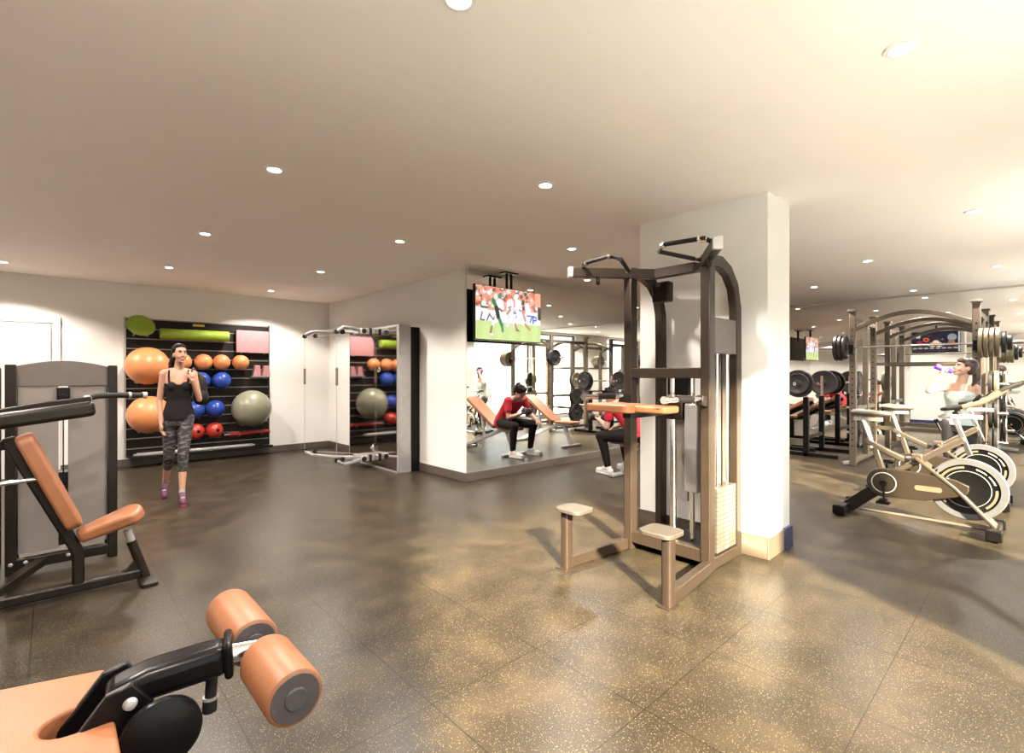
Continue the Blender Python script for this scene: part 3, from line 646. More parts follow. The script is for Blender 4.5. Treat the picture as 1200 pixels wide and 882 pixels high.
tv = thing('television', 'television showing a football match, hung from the ceiling before the mirror', 'television', (4.37, 4.75, 1.79))
x0, x1, z0, z1 = 3.80, 4.95, 1.795, 2.465
obj('casing', M().b2((x0-.008, 4.755, z0-.012), (x1+.008, 4.80, z1+.008)), black_m, tv, bevel=.004)
screen_mesh(Vector((x0, 4.752, z0)), Vector((1, 0, 0)), Vector((0, 0, 1)), x1-x0, z1-z0, 170, 98, football, 'screen', tv, .27)
mtp = obj('ceiling_mount', M().b2((4.28, 4.74, CEIL-.02), (4.52, 4.86, CEIL)).cyl((4.36, 4.80, CEIL), (4.36, 4.80, z1-.1), .018).cyl((4.44, 4.80, CEIL), (4.44, 4.80, z1-.1), .018), black_m, tv, bevel=.003)
tv2 = thing('television', 'television showing a dark scoreboard picture, reflected in the far mirror', 'television', (4.32, 1.92, 1.9))
def board(u, v):
    x = u*1.75; c = (.015, .012, .03)
    for (cx, cy, r, k) in ((.28, .72, .17, (.25, .28, .33)), (.30, .46, .12, (.35, .12, .08)), (.86, .45, .13, (.9, .62, .4)), (.74, .36, .12, (.8, .6, .5)), (.98, .36, .12, (.75, .5, .45)), (1.22, .62, .11, (.8, .10, .03)), (1.22, .62, .05, (.02, .01, .02)), (1.52, .80, .10, (.45, .48, .40)), (1.45, .45, .12, (.35, .03, .06)), (.62, .62, .03, (.8, .2, .1))):
        if math.hypot(x-cx, v-cy) < r: c = k
    if .16 < v < .22: c = (.4, .36, .3) if int(x*14) % 3 else (.05, .05, .05)
    if x < .07: c = (.5, .5, .5)
    return c
obj('casing', M().b2((4.30, 1.45, 1.93), (4.335, 2.42, 2.47)), black_m, tv2, bevel=.004)
screen_mesh(Vector((4.337, 1.46, 1.945)), Vector((0, 1, 0)), Vector((0, 0, 1)), .95, .51, 100, 56, board, 'screen', tv2, .25)
obj('ceiling_mount', M().b2((4.29, 1.86, CEIL-.02), (4.36, 1.98, CEIL)).cyl((4.32, 1.92, CEIL), (4.32, 1.92, 2.4), .018), black_m, tv2)

# ================================================================== incline benches
def bench(x, y, label, grp='silver incline benches'):
    o = thing('incline_bench', label, 'weight bench', (x, y, 0), grp)
    def W(a, b_, c): return (x+a, y+b_, c)
    obj('seat_pad', M().prism(rrect(x, y+.17, .27, .46, .05), 'z', .425, .475), tan_m, o, bevel=.014, segs=3)
    a = Vector(W(0, -.09, .45)); b_ = Vector(W(0, -.85, .93)); d = (b_-a).normalized(); up = Vector((1, 0, 0)).cross(d)
    if up.z < 0: up = -up
    L = (b_-a).length
    obj('back_pad', M().rings([[a+Vector((1, 0, 0))*p[0]+d*p[1]+up*h for p in rrect(0, L/2, .29, L, .05)] for h in (-.03, .03)]), tan_m, o, bevel=.014, segs=3)
    obj('main_beam', M().tube([W(0, .30, .41), W(0, -.04, .40), W(0, -1.02, .05)], 0, sec=(.06, .05), up=(1, 0, 0)), silver_m, o, bevel=.008)
    obj('front_leg', M().tube([W(0, .10, .40), W(0, .27, .04)], 0, sec=(.07, .05), up=(1, 0, 0)), silver_m, o, bevel=.008)
    obj('front_foot', M().b2(W(-.26, .24, 0), W(.26, .31, .045)), silver_m, o, bevel=.012)
    obj('rear_foot', M().b2(W(-.20, -1.06, 0), W(.20, -.99, .045)), silver_m, o, bevel=.012)
    obj('back_strut', M().tube([W(0, -.58, .72), W(0, -.50, .24)], 0, sec=(.045, .035), up=(1, 0, 0)), silver_m, o, bevel=.005)
    obj('wheel', M().cyl(W(-.24, -1.025, .035), W(-.20, -1.025, .035), .035).cyl(W(.20, -1.025, .035), W(.24, -1.025, .035), .035), blackrub_m, o)
    return o
bench(5.65, 3.62, 'silver incline bench the red shirted man sits on')
bench(7.12, 3.62, 'empty silver incline bench seen in the mirror beside the red shirted man')

# plates and bars
def plate_mesh(m_, c, ax, r, th, mi=0):
    m_.mat(mi).lathe([(.027, -th/2), (.05, -th/2), (.055, -th*.3), (r*.78, -th*.3), (r*.84, -th/2), (r*.97, -th/2), (r, -th*.35), (r, th*.35), (r*.97, th/2), (r*.84, th/2), (r*.78, th*.3), (.055, th*.3), (.05, th/2), (.027, th/2)], c, ax, n=36); return m_
def plate(c, ax, r, th, mat_, label, grp, marks=False):
    o = tag(obj('weight_plate', plate_mesh(M(), c, ax, r, th), mat_), label, 'weight plate', grp)
    return o
# olympic bench in black with loaded bar
ox, oy = 9.62, 3.0
ob = thing('olympic_incline_bench', 'black incline bench with tan pad and bar uprights beside the white column', 'weight bench', (ox, oy, 0))
a = Vector((ox, oy-.25, .93)); b_ = Vector((ox, oy+.50, .50)); d = (b_-a).normalized(); up = Vector((1, 0, 0)).cross(d); up = up if up.z > 0 else -up; L = (b_-a).length
obj('back_pad', M().rings([[a+Vector((1, 0, 0))*p[0]+d*p[1]+up*h for p in rrect(0, L/2, .30, L, .05)] for h in (-.03, .035)]), tan_m, ob, bevel=.014, segs=3)
obj('seat_pad', M().prism(rrect(ox, oy+.70, .30, .36, .05), 'z', .44, .50), tan_m, ob, bevel=.014, segs=3)
obj('pad_frame', M().tube([a-up*.06, b_-up*.06, (ox, oy+.85, .41)], 0, sec=(.06, .06), up=(1, 0, 0)), black_m, ob, bevel=.006)
for s in (-1, 1):
    u_ = obj('upright', M().b2((ox+s*.42-.035, oy-.33, .0), (ox+s*.42+.035, oy-.25, .98)), black_m, ob, bevel=.006)
    obj('bar_hook', M().b2((ox+s*.42-.03, oy-.31, .98), (ox+s*.42+.03, oy-.28, 1.33)).b2((ox+s*.42-.03, oy-.28, 1.17), (ox+s*.42+.03, oy-.22, 1.185)).b2((ox+s*.42-.03, oy-.232, 1.185), (ox+s*.42+.03, oy-.22, 1.22)), mk('pink-lit steel', (.42, .27, .25), .35, metal=.5), u_, bevel=.003)  # pinkish light on the upper uprights is put into the hook colour
    obj('side_foot', M().b2((ox+s*.42-.035, oy-.75, .0), (ox+s*.42+.035, oy+.2, .06)), black_m, ob, bevel=.006)
obj('cross_member', M().b2((ox-.40, oy-.32, .28), (ox+.40, oy-.26, .34)).b2((ox-.035, oy-.3, .02), (ox+.035, oy+.85, .08)).b2((ox-.30, oy+.80, 0), (ox+.30, oy+.88, .06)).b2((ox-.035, oy+.60, .06), (ox+.035, oy+.68, .43)), black_m, ob, bevel=.006)
by_, bz_ = oy-.25, 1.205
tag(obj('barbell', M().cyl((ox-.86, by_, bz_), (ox+.86, by_, bz_), .014).cyl((ox-.86, by_, bz_), (ox-.55, by_, bz_), .024).cyl((ox+.55, by_, bz_), (ox+.86, by_, bz_), .024), chrome_m), 'short chrome barbell resting on the black bench uprights', 'barbell')
for x, r, l in ((ox-.66, .225, 'largest black plate on the column side of the bench barbell'), (ox-.71, .17, 'smaller black plate outside the largest, column side of bench barbell'), (ox+.66, .225, 'largest black plate on the mirror side of the bench barbell'), (ox+.71, .17, 'smaller black plate outside the largest, mirror side of bench barbell')):
    plate((x, by_, bz_), (1, 0, 0), r, .038, iron_m, l, 'plates on the bench barbell')

# ================================================================== power rack
def rack():
    xa, xb, ya, yb = 8.7, 10.0, .60, 1.94; H_ = 2.28
    o = thing('power_rack', 'large taupe power rack with arched top bars beyond the exercise bikes', 'power rack', ((xa+xb)/2, (ya+yb)/2, 0))
    for x in (xa, xb):
        for y in (ya, yb):
            p = M().b2((x-.04, y-.04, 0), (x+.04, y+.04, H_)).b2((x-.07, y-.055, H_), (x+.07, y+.055, H_+.03))
            u = obj('post', p, rackm, o, bevel=.005)
            hl = M()
            for k in range(20): hl.cyl((x-.041, y, .3+k*.09), (x-.0425, y, .3+k*.09), .011, n=10); 
            for k in range(20): hl.cyl((x, y+.041, .3+k*.09), (x, y+.0425, .3+k*.09), .011, n=10)
            obj('pin_holes', hl, black_m, u)
        n = 18; pts = [(x, ya+.03+(yb-ya-.06)*k/n, 2.03+.19*math.sin(PI*k/n)) for k in range(n+1)]
        obj('arch_bar', M().tube(pts, 0, sec=(.055, .07), up=(1, 0, 0)), rackm, o, bevel=.004)
        obj('floor_foot', M().tube([(x, ya-.28 if x == xa else ya, .03), (x, ya, .06)], 0, sec=(.07, .05)).tube([(x, yb, .06), (x, yb+(.12 if x == xa else 0.001), .03)], 0, sec=(.07, .05)), silver_m, o, bevel=.005)
    for y in (ya, yb):
        obj('side_rail', M().b2((xa, y-.03, 2.12), (xb, y+.03, 2.19)).b2((xa, y-.03, .04), (xb, y+.03, .10)), rackm, o, bevel=.005)
        obj('safety_arm', M().b2((xa, y-.025, .82), (xb, y+.025, .88)), rackm, o, bevel=.005)
        obj('storage_post', M().b2((9.42, y-.035, .1), (9.49, y+.035, 2.12)), rackm, o, bevel=.005)
        s = 1 if y == yb else -1
        for z in (.42, .82, 1.22): obj('storage_peg', M().cyl((9.455, y+s*.03, z), (9.455, y+s*.26, z), .022), chrome_m, o)
        obj('bar_hook', M().b2((xa-.11, y-.03, 1.66), (xa-.04, y+.03, 1.73)).b2((xa-.12, y-.03, 1.66), (xa-.105, y+.03, 1.79)), black_m, o, bevel=.003)
        plates_ = [(.42, .225, iron_m, 'black'), (.82, .20, iron_m, 'black'), (1.22, .19, brass_m, 'beige')]
        for z, r, m_, cn in plates_:
            for q in range(2):
                plate((9.455, y+s*(.09+q*.055), z), (0, 1, 0), r, .04, m_ if q else iron_m, '%s plate %s on the %s storage peg, %s side of the rack' % (cn if q else 'black', 'outermost' if q else 'innermost', {.42: 'lowest', .82: 'middle', 1.22: 'top'}[z], 'mirror wall' if s > 0 else 'window'), 'plates stored on the power rack')
        dd = M()
    obj('rear_cross_bar', M().b2((xb-.03, ya, .45), (xb+.03, yb, .51)), rackm, o, bevel=.004)
    obj('rear_cross_bar', M().b2((xb-.02, ya, 1.5), (xb+.02, yb, 1.55)), rackm, o, bevel=.004)
    bx, bz = xa-.075, 1.752
    tag(obj('barbell', M().cyl((bx, .17, bz), (bx, 2.37, bz), .014).cyl((bx, .17, bz), (bx, .60, bz), .025).cyl((bx, 1.95, bz), (bx, 2.37, bz), .025).cyl((bx, .58, bz), (bx, .61, bz), .036).cyl((bx, 1.93, bz), (bx, 1.96, bz), .036), chrome_m), 'long chrome barbell racked high across the front of the power rack', 'barbell')
    for k, (r, m_) in enumerate(((.17, iron_m), (.19, iron_m), (.19, iron_m))):
        plate((bx, 2.02+k*.052, bz), (0, 1, 0), r, .044, m_, 'black plate, %s from the post on the left end of the racked barbell' % ('first', 'second', 'third')[k], 'plates on the left of the racked barbell')
    for k, r in enumerate((.19, .19, .19, .19, .14, .10)):
        plate((bx, .555-k*.052, bz), (0, 1, 0), r, .044, brass_m if k < 4 else iron_m, '%s plate, %s outward on the right end of the racked barbell' % ('beige' if k < 4 else 'small black', ('first', 'second', 'third', 'fourth', 'fifth', 'outermost')[k]), 'plates on the right of the racked barbell')
rack()

# ================================================================== indoor cycling bikes (local: forward -Y, lateral X; camera side is -X)
def bike(X, Y, label):
    o = thing('exercise_bike', label, 'exercise bike', (X, Y, 0), 'exercise bikes facing the windows')
    def W(f, l, z): return (X+l, Y-f, z)          # f forward, l away from the camera
    # flywheel
    wc = W(.37, 0, .365)
    wh = obj('flywheel', M().lathe([(.0, -.012), (.205, -.012), (.215, -.016), (.215, .016), (.205, .012), (0, .012)], wc, (1, 0, 0), n=64), mk('black flywheel', (.004, .004, .004), .45, spec=.2), o)
    obj('rim', M().lathe([(.212, -.022), (.255, -.022), (.262, -.015), (.262, .015), (.255, .022), (.212, .022)], wc, (1, 0, 0), n=64, loop=True), mk('pale flywheel rim', (.13, .132, .14), .35, metal=.3), wh)
    obj('rim_ring', M().torus((wc[0]-.013, wc[1], wc[2]), (1, 0, 0), .155, .003, 60, 6).torus((wc[0]+.013, wc[1], wc[2]), (1, 0, 0), .155, .003, 60, 6), silver_m, wh)
    dm = M()
    for (t0, t1) in ((95, 150), (-50, 5), (200, 225)):
        for sgn in (-1, 1):
            n = 14; A = []; 
            for k in range(n+1):
                th = math.radians(t0+(t1-t0)*k/n); A.append((math.cos(th), math.sin(th)))
            dm.rings([[Vector((wc[0]+sgn*.0125, wc[1]-c_*r, wc[2]+s_*r)) for r in (.178, .196)]+[Vector((wc[0]+sgn*.0145, wc[1]-c_*r, wc[2]+s_*r)) for r in (.196, .178)] for c_, s_ in A])
    obj('decal', dm, brass_m, wh)
    dl = M()                                       # short dashes of print round the disc
    for t0 in (50, 20):
        for k in range(6):
            th = math.radians(t0+k*4); c_, s_ = math.cos(th), math.sin(th)
            dl.box((wc[0]-.0135, wc[1]-c_*.187, wc[2]+s_*.187), (.002, .008, .016), Matrix.Rotation(-(PI/2-th) if False else th-PI/2, 3, 'X'))
    obj('print', dl, letter_m, wh)
    obj('hub', M().cyl((wc[0]-.05, wc[1], wc[2]), (wc[0]+.05, wc[1], wc[2]), .016).cyl((wc[0]-.056, wc[1], wc[2]), (wc[0]-.05, wc[1], wc[2]), .02), chrome_m, wh)
    # chain guard on the camera side
    cc = (-.20, .34); gp = []
    for k in range(15): th = math.radians(75+210*k/14); gp.append((cc[0]+.135*math.cos(th), cc[1]+.135*math.sin(th)))
    gp += [(.10, .225), (.30, .29), (.38, .33), (.39, .40), (.30, .44), (.05, .47), (-.10, .475)]
    gd = obj('chain_guard', M().rings([[Vector(W(p[0], h, p[1])) for p in gp] for h in (-.075, -.035)]), mk('bronze chain guard', (.034, .024, .016), .4, metal=.3), o, bevel=.006)
    obj('guard_ring', M().torus(W(cc[0], -.077, cc[1]), (1, 0, 0), .092, .005, 48, 8), letter_m, gd)
    obj('guard_slot', M().rings([[Vector(W(p[0], h, p[1])) for p in rrect(.12, .335, .19, .045, .02)] for h in (-.078, -.070)]), brass_m, gd)
    cr = obj('crank', M().cyl(W(cc[0], -.10, cc[1]), W(cc[0], .10, cc[1]), .018).tube([W(cc[0], -.10, cc[1]), W(cc[0]+.01, -.105, cc[1]-.165)], 0, sec=(.03, .014)).tube([W(cc[0], .10, cc[1]), W(cc[0]-.01, .105, cc[1]+.165)], 0, sec=(.03, .014)).cyl(W(cc[0], -.112, cc[1]), W(cc[0], -.10, cc[1]), .028), black_m, o)
    for s in (-1, 1):
        z = cc[1]+s*.168; f_ = cc[0]-s*.01
        obj('pedal', M().b2(W(f_-.05, s*.12, z-.012), W(f_+.05, s*.20, z+.012)).b2(W(f_-.03, s*.11, z+.012), W(f_+.03, s*.20, z+.03)), black_m, cr, bevel=.006)
    # frame
    obj('rear_strut', M().tube([W(-.36, 0, .72), W(-.20, 0, .63), W(.02, 0, .53)], 0, sec=(.05, .06), up=(1, 0, 0)).tube([W(-.28, 0, .66), W(-.22, 0, .42)], 0, sec=(.05, .06), up=(1, 0, 0)), bronze_m, o, bevel=.01)
    mbm = obj('main_beam', M().tube([W(-.13, -.0, .45), W(.05, 0, .57), W(.36, 0, .80)], 0, sec=(.055, .09), up=(1, 0, 0)), bronze_m, o, bevel=.014)
    fork = obj('front_fork', M().tube([W(.03, -.05, .60), W(.30, -.05, .365), W(.55, -.05, .08)], 0, sec=(.03, .06), up=(1, 0, 0)).tube([W(.03, .05, .60), W(.30, .05, .365), W(.55, .05, .08)], 0, sec=(.03, .06), up=(1, 0, 0)).b2(W(.0, -.065, .56), W(.08, .065, .63)), bronze_m, o, bevel=.008)
    st = M()
    def slash(f0, z0, f1, z1, l, wd=.016, lean=.02, hh=.026):
        p = Vector((f0, z0)); q = Vector((f1, z1)); 
        st.rings([[Vector(W(a_[0], l, a_[1])) for a_ in ((f0, z0), (f0+wd, z0+.006), (f1+wd, z1+.006), (f1, z1))], [Vector(W(a_[0], l+.0015, a_[1])) for a_ in ((f0, z0), (f0+wd, z0+.006), (f1+wd, z1+.006), (f1, z1))]])
    for k in range(3): slash(.06+k*.026, .565+k*.019, .075+k*.026, .605+k*.019, -.0295)
    for k in range(3): slash(.26+k*.026, .715+k*.019, .275+k*.026, .755+k*.019, -.0295)
    for k in range(3): slash(.135+k*.024, .505-k*.020, .15+k*.024, .538-k*.020, -.0665)
    obj('stripe_marks', st, black_m, mbm)
    lt = M()
    st2, st = st, lt
    for k in range(4): slash(.15+k*.024, .63+k*.018, .16+k*.024, .658+k*.018, -.0295, .013)
    for k in range(5): slash(.235+k*.024, .425-k*.021, .25+k*.024, .45-k*.021, -.0665, .013)
    obj('white_print', lt, letter_m, mbm); st = st2
    obj('rear_leg', M().tube([W(-.27, 0, .26), W(-.50, 0, .05)], 0, sec=(.11, .035), up=(1, 0, 0)), dark_m, o, bevel=.006)
    obj('floor_tube', M().cyl(W(-.45, 0, .045), W(.5, 0, .045), .014), rackm, o)
    for f_ in (-.52, .55):
        fb = obj('stabilizer', M().b2(W(f_-.035, -.22, .02), W(f_+.035, .22, .085)), dark_m, o, bevel=.01)
        [obj('foot_cap', M().b2(W(f_-.05, q_-.032, .012), W(f_+.05, q_+.032, .10)).cyl(W(f_, q_, 0), W(f_, q_, .02), .02), black_m, fb, bevel=.008) for q_ in (-.238, .238)]
    # seat
    obj('seat_post', M().tube([W(-.24, 0, .50), W(-.37, 0, .92)], 0, sec=(.035, .055), up=(1, 0, 0)).cyl(W(-.30, -.06, .66), W(-.30, .0, .66), .016), chrome_m, o, bevel=.006)
    obj('seat_slider', M().b2(W(-.45, -.02, .905), W(-.22, .02, .94)).cyl(W(-.34, -.05, .92), W(-.34, .05, .92), .014), silver_m, o, bevel=.004)
    obj('saddle', M().loft([(W(-.47, 0, .985), (.03, 0, 0), (0, 0, .012)), (W(-.46, 0, .985), (.085, 0, 0), (0, 0, .025)), (W(-.40, 0, .985), (.098, 0, 0), (0, 0, .036)), (W(-.33, 0, .980), (.075, 0, 0), (0, 0, .034)), (W(-.25, 0, .980), (.035, 0, 0), (0, 0, .028)), (W(-.18, 0, .98), (.024, 0, 0), (0, 0, .022)), (W(-.165, 0, .98), (.008, 0, 0), (0, 0, .008))], n=24), mk('taupe saddle', (.085, .07, .055), .5), o)
    # handlebar
    obj('head_post', M().tube([W(.39, 0, .66), W(.29, 0, .98)], 0, sec=(.035, .055), up=(1, 0, 0)), chrome_m, o, bevel=.006)
    obj('bar_slider', M().b2(W(.18, -.02, .97), W(.47, .02, 1.005)).cyl(W(.28, -.06, .985), W(.28, .06, .985), .016), silver_m, o, bevel=.004)
    hb = obj('handlebar', M().tube([W(.26, -.20, 1.06), W(.36, -.22, 1.08), W(.48, -.22, 1.13), W(.58, -.21, 1.22), W(.68, -.17, 1.28)], .015, sm=5).tube([W(.26, .20, 1.06), W(.36, .22, 1.08), W(.48, .22, 1.13), W(.58, .21, 1.22), W(.68, .17, 1.28)], .015, sm=5)
        .tube([W(.26, -.20, 1.06), W(.22, -.1, 1.05), W(.22, .1, 1.05), W(.26, .20, 1.06)], .015, sm=4).cyl(W(.32, 0, .99), W(.30, 0, 1.06), .02).tube([W(.22, -.05, 1.05), W(.42, -.06, 1.10), W(.42, .06, 1.10), W(.22, .05, 1.05)], .012, sm=3), blackrub_m, o)
    gt = mk('beige grip tape', (.13, .11, .085), .5)
    for q_ in (-1, 1): obj('handle_grip', M().tube([W(.36, q_*.22, 1.08), W(.48, q_*.22, 1.13), W(.58, q_*.21, 1.22)], .020, sm=5), gt, hb)
    obj('console', M().box(W(.44, 0, 1.15), (.13, .03, .08), Matrix.Rotation(math.radians(35), 3, 'X')), dark_m, hb, bevel=.006)
    obj('brake_lever', M().cyl(W(.20, -.02, .86), W(.17, -.02, .93), .010).ell(W(.17, -.02, .94), .02), black_m, o)
    return o
bike(5.78, .83, 'nearest exercise bike with bronze frame and pale rimmed flywheel')
bike(7.08, .83, 'second exercise bike, partly hidden behind the nearest one')

# ================================================================== people
def RZ(a): return Matrix.Rotation(math.radians(a), 3, 'Z')
def RX(a): return Matrix.Rotation(math.radians(a), 3, 'X')
def hand(m_, w_, d, n, side, s=1.0, curl=25, r=.0085):
    """wrist point, finger direction, palm normal (the way the palm faces), thumb side"""
    w_ = Vector(w_); d = Vector(d).normalized(); n = Vector(n); n = (n-d*n.dot(d)).normalized(); sd_ = d.cross(n).normalized()
    if sd_.dot(Vector(side)) < 0: sd_ = -sd_
    kn = []
    for k, (off, ln) in enumerate(((.030, .078), (.010, .086), (-.010, .080), (-.029, .066))):
        base = w_+d*.012*s+sd_*off*.6*s; K = w_+d*(.088-.004*abs(k-1))*s+sd_*off*s; m_.cap(base, .0145*s, K, .0115*s)
        p = K; dr = d; a = math.radians(curl)
        for q, fr_ in enumerate((.45, .31, .24)):
            ang = a*(q+1)*(.8+.12*k); dr = (d*math.cos(ang)+n*math.sin(ang)); e2 = p+dr*ln*fr_*s
            m_.cap(p, (r-.0006*q)*s, e2, (r-.0006*(q+1))*s, n=10); p = e2
    m_.ell(w_+d*.05*s+n*.002*s, (.034*s,)*3 if False else .026*s)
    t0 = w_+d*.022*s+sd_*.022*s; t1 = t0+(d*.7+sd_*.55+n*.35).normalized()*.042*s; t2 = t1+(d*.9+sd_*.15+n*.35).normalized()*.032*s
    m_.cap(t0, .014*s, t1, .0105*s); m_.cap(t1, .0102*s, t2, .0082*s)
def head(m_, c, R, s=1.0):
    c = Vector(c)
    def Q(x, y, z): return c+R @ Vector((x*s, y*s, z*s))
    m_.ell(Q(0, .012, .030), (.074*s, .092*s, .082*s), R=R); m_.ell(Q(0, -.022, -.012), (.062*s, .068*s, .078*s), R=R)
    m_.ell(Q(0, -.040, -.066), (.040*s, .040*s, .036*s), R=R); m_.ell(Q(0, -.070, -.088), (.019*s, .016*s, .015*s), R=R)
    m_.cap(Q(0, -.085, .018), .009*s, Q(0, -.104, -.022), .012*s); m_.ell(Q(0, -.094, -.027), (.017*s, .012*s, .009*s), R=R)
    m_.ell(Q(0, -.084, -.055), (.024*s, .011*s, .006*s), R=R); m_.ell(Q(0, -.082, -.064), (.020*s, .012*s, .007*s), R=R)
    m_.ell(Q(0, -.072, .034), (.052*s, .018*s, .012*s), R=R)
    for s_ in (-1, 1):
        m_.ell(Q(s_*.072, .008, -.006), (.011*s, .020*s, .031*s), R=R); m_.ell(Q(s_*.036, -.060, -.028), (.022*s, .022*s, .022*s), R=R)
def face(o, c, R, s=1.0, brow=True):
    c = Vector(c)
    def Q(x, y, z): return c+R @ Vector((x*s, y*s, z*s))
    e_ = M(); i_ = M(); l_ = M(); b_ = M()
    for s_ in (-1, 1):
        e_.ell(Q(s_*.029, -.0775, .006), (.0145*s, .008*s, .0065*s), R=R); i_.ell(Q(s_*.029, -.083, .006), (.0062*s, .0045*s, .0062*s), R=R)
        b_.tube([Q(s_*.014, -.091, .028), Q(s_*.032, -.088, .033), Q(s_*.048, -.076, .027)], .0032*s, n=8)
        i_.tube([Q(s_*.015, -.084, .010), Q(s_*.030, -.086, .0145), Q(s_*.044, -.078, .009)], .0022*s, n=6)
    l_.ell(Q(0, -.090, -.055), (.021*s, .008*s, .0045*s), R=R); l_.ell(Q(0, -.089, -.0625), (.018*s, .008*s, .005*s), R=R)
    obj('eye_white', e_, white_cl, o); obj('iris', i_, hair_m, o); obj('lips', l_, mk('lips', (.48, .13, .11), .4), o); obj('eyebrow', b_, hair_m, o)
def shoe(m_, ank, toe, w_=.043, h_=.10, sole=False):
    """ankle above the heel; toe tip on the floor"""
    a = Vector(ank); t_ = Vector(toe); d = (t_-a); d.z = 0; d.normalize(); z = Vector((0, 0, 1)); 
    fl = Vector((a.x, a.y, t_.z)) if a.z < t_.z+.12 else None
    dn = (t_ - a).normalized()
    return d

def person(name_body, label, loc, rot, build, skin, vox=.006):
    o = thing('person', label, 'person', loc)
    o.rotation_euler.z = rot
    return o

# ---- woman walking (local: x to her left = picture right, -y towards the camera)
def walker():
    o = thing('person', 'woman in black tank top and patterned capri leggings walking past the ball wall', 'person', (1.0, 6.38, 0)); o.rotation_euler.z = math.radians(-8.9)
    kw = dict(parent=o, world=False)
    hc = (.012, -.035, 1.570); HR = RZ(22) @ RX(-4)
    rsh, rel, rwr = (-.162, .01, 1.355), (-.205, .035, 1.075), (-.185, -.05, .845)
    lsh, lel, lwr = (.160, .01, 1.355), (.222, -.03, 1.085), (.150, -.135, 1.285)
    rh, rk_, ra = (-.088, .01, .885), (-.105, .03, .475), (-.145, .27, .155)
    lh, lk, la = (.080, -.01, .885), (.045, -.115, .480), (.035, -.185, .095)
    b = M(); head(b, hc, HR, .98)
    b.cap((.005, .0, 1.39), .058, (.010, -.012, 1.49), .052)
    for sh in (rsh, lsh): b.cap((sh[0]*.15, .015, 1.395), .042, (sh[0]*.95, .01, 1.365), .042)
    tor = [((0, 0, .84), .150, .100), ((0, .005, .92), .165, .112), ((0, 0, 1.00), .140, .098), ((0, -.005, 1.08), .118, .085), ((0, -.01, 1.17), .132, .095), ((0, -.01, 1.26), .148, .102), ((0, 0, 1.34), .150, .085), ((0, .0, 1.395), .105, .06), ((0, 0, 1.42), .05, .045)]
    b.loft([(c, (a, 0, 0), (0, b_, 0)) for c, a, b_ in tor], 28)
    for s_ in (-1, 1): b.ell((s_*.060, -.068, 1.225), (.058, .050, .052))
    for sh, e_, w_ in ((rsh, rel, rwr), (lsh, lel, lwr)):
        b.ell(sh, .047); b.cap(sh, .044, e_, .034); b.cap(e_, .035, w_, .024)
    hand(b, rwr, (.03, -.12, -1), (1, -.2, 0), (.1, -1, 0), .95, 22)
    hand(b, lwr, (-.10, .12, 1), (-.2, .9, .1), (-1, -.2, 0), .95, 62)
    for h_, k_, a_ in ((rh, rk_, ra), (lh, lk, la)):
        b.cap(h_, .086, k_, .054); m1 = Vector(k_).lerp(Vector(a_), .32)+Vector((0, .012, 0)); b.cap(k_, .052, m1, .050); b.cap(m1, .050, a_, .031)
    b.cap(ra, .030, (-.15, .21, .07), .022); b.cap(la, .030, (.04, -.29, .045), .022)
    body = obj('body', b, skin_m, remesh=.0065, smooth_it=3, **kw)
    face(o, hc, HR, .98)
    for ch in bpy.data.objects:
        if ch.parent == o and ch.name.split('.')[0] in ('eye_white', 'iris', 'lips', 'eyebrow'): ch.data.transform(Matrix.Translation(o.location))
    # hair with ponytail
    h = M(); c = Vector(hc)
    def Q(x, y, z): return c+HR @ Vector((x, y, z))
    h.ell(Q(0, .028, .040), (.082, .092, .086), R=HR); h.ell(Q(0, -.018, .082), (.060, .050, .032), R=HR); h.ell(Q(0, .06, -.005), (.07, .06, .07), R=HR)
    for s_ in (-1, 1): h.cap(Q(s_*.072, -.018, .050), .014, Q(s_*.076, .02, .005), .014)
    h.ell(Q(0, .118, .03), .026); h.cap(Q(-.01, .125, .02), .028, Q(-.05, .13, -.10), .034); h.cap(Q(-.05, .13, -.10), .034, Q(-.085, .10, -.20), .012)
    obj('hair', h, hair_m, remesh=.006, smooth_it=2, **kw)
    # tank top
    t_ = M(); tk = [((0, 0, .865), .170, .122), ((0, .005, .93), .176, .122), ((0, 0, 1.00), .152, .108), ((0, -.005, 1.08), .128, .094), ((0, -.01, 1.17), .140, .103), ((0, -.01, 1.25), .155, .110), ((0, -.01, 1.285), .142, .094)]
    t_.loft([(c_, (a, 0, 0), (0, b_, .045 if c_[2] > 1.28 else 0)) for c_, a, b_ in tk], 28)
    for s_ in (-1, 1): t_.ell((s_*.060, -.070, 1.225), (.064, .054, .058)); t_.tube([(s_*.10, -.085, 1.27), (s_*.105, -.065, 1.34), (s_*.10, -.01, 1.398), (s_*.09, .06, 1.36), (s_*.08, .09, 1.28)], .012, sm=4, n=8)
    obj('tank_top', t_, mk('black jersey', (.008, .007, .008), .8, bump=.3, spec=.2), remesh=.006, smooth_it=2, **kw)
    # patterned capri leggings
    lg = bpy.data.materials.new('patterned leggings'); lg.use_nodes = True; t = lg.node_tree; bb = t.nodes['Principled BSDF']; bb.inputs['Roughness'].default_value = .7
    co = t.nodes.new('ShaderNodeTexCoord'); mp = t.nodes.new('ShaderNodeMapping'); mp.inputs['Scale'].default_value = (9, 9, 26); mp.inputs['Rotation'].default_value = (.5, .6, 0)
    nn = t.nodes.new('ShaderNodeTexNoise'); nn.inputs['Scale'].default_value = 1.6; nn.inputs['Detail'].default_value = 2; rr_ = t.nodes.new('ShaderNodeValToRGB'); rr_.color_ramp.interpolation = 'CONSTANT'
    rr_.color_ramp.elements[0].color = (.015, .013, .015, 1); rr_.color_ramp.elements[1].position = .50; rr_.color_ramp.elements[1].color = (.045, .036, .040, 1); q = rr_.color_ramp.elements.new(.58); q.color = (.12, .10, .105, 1)
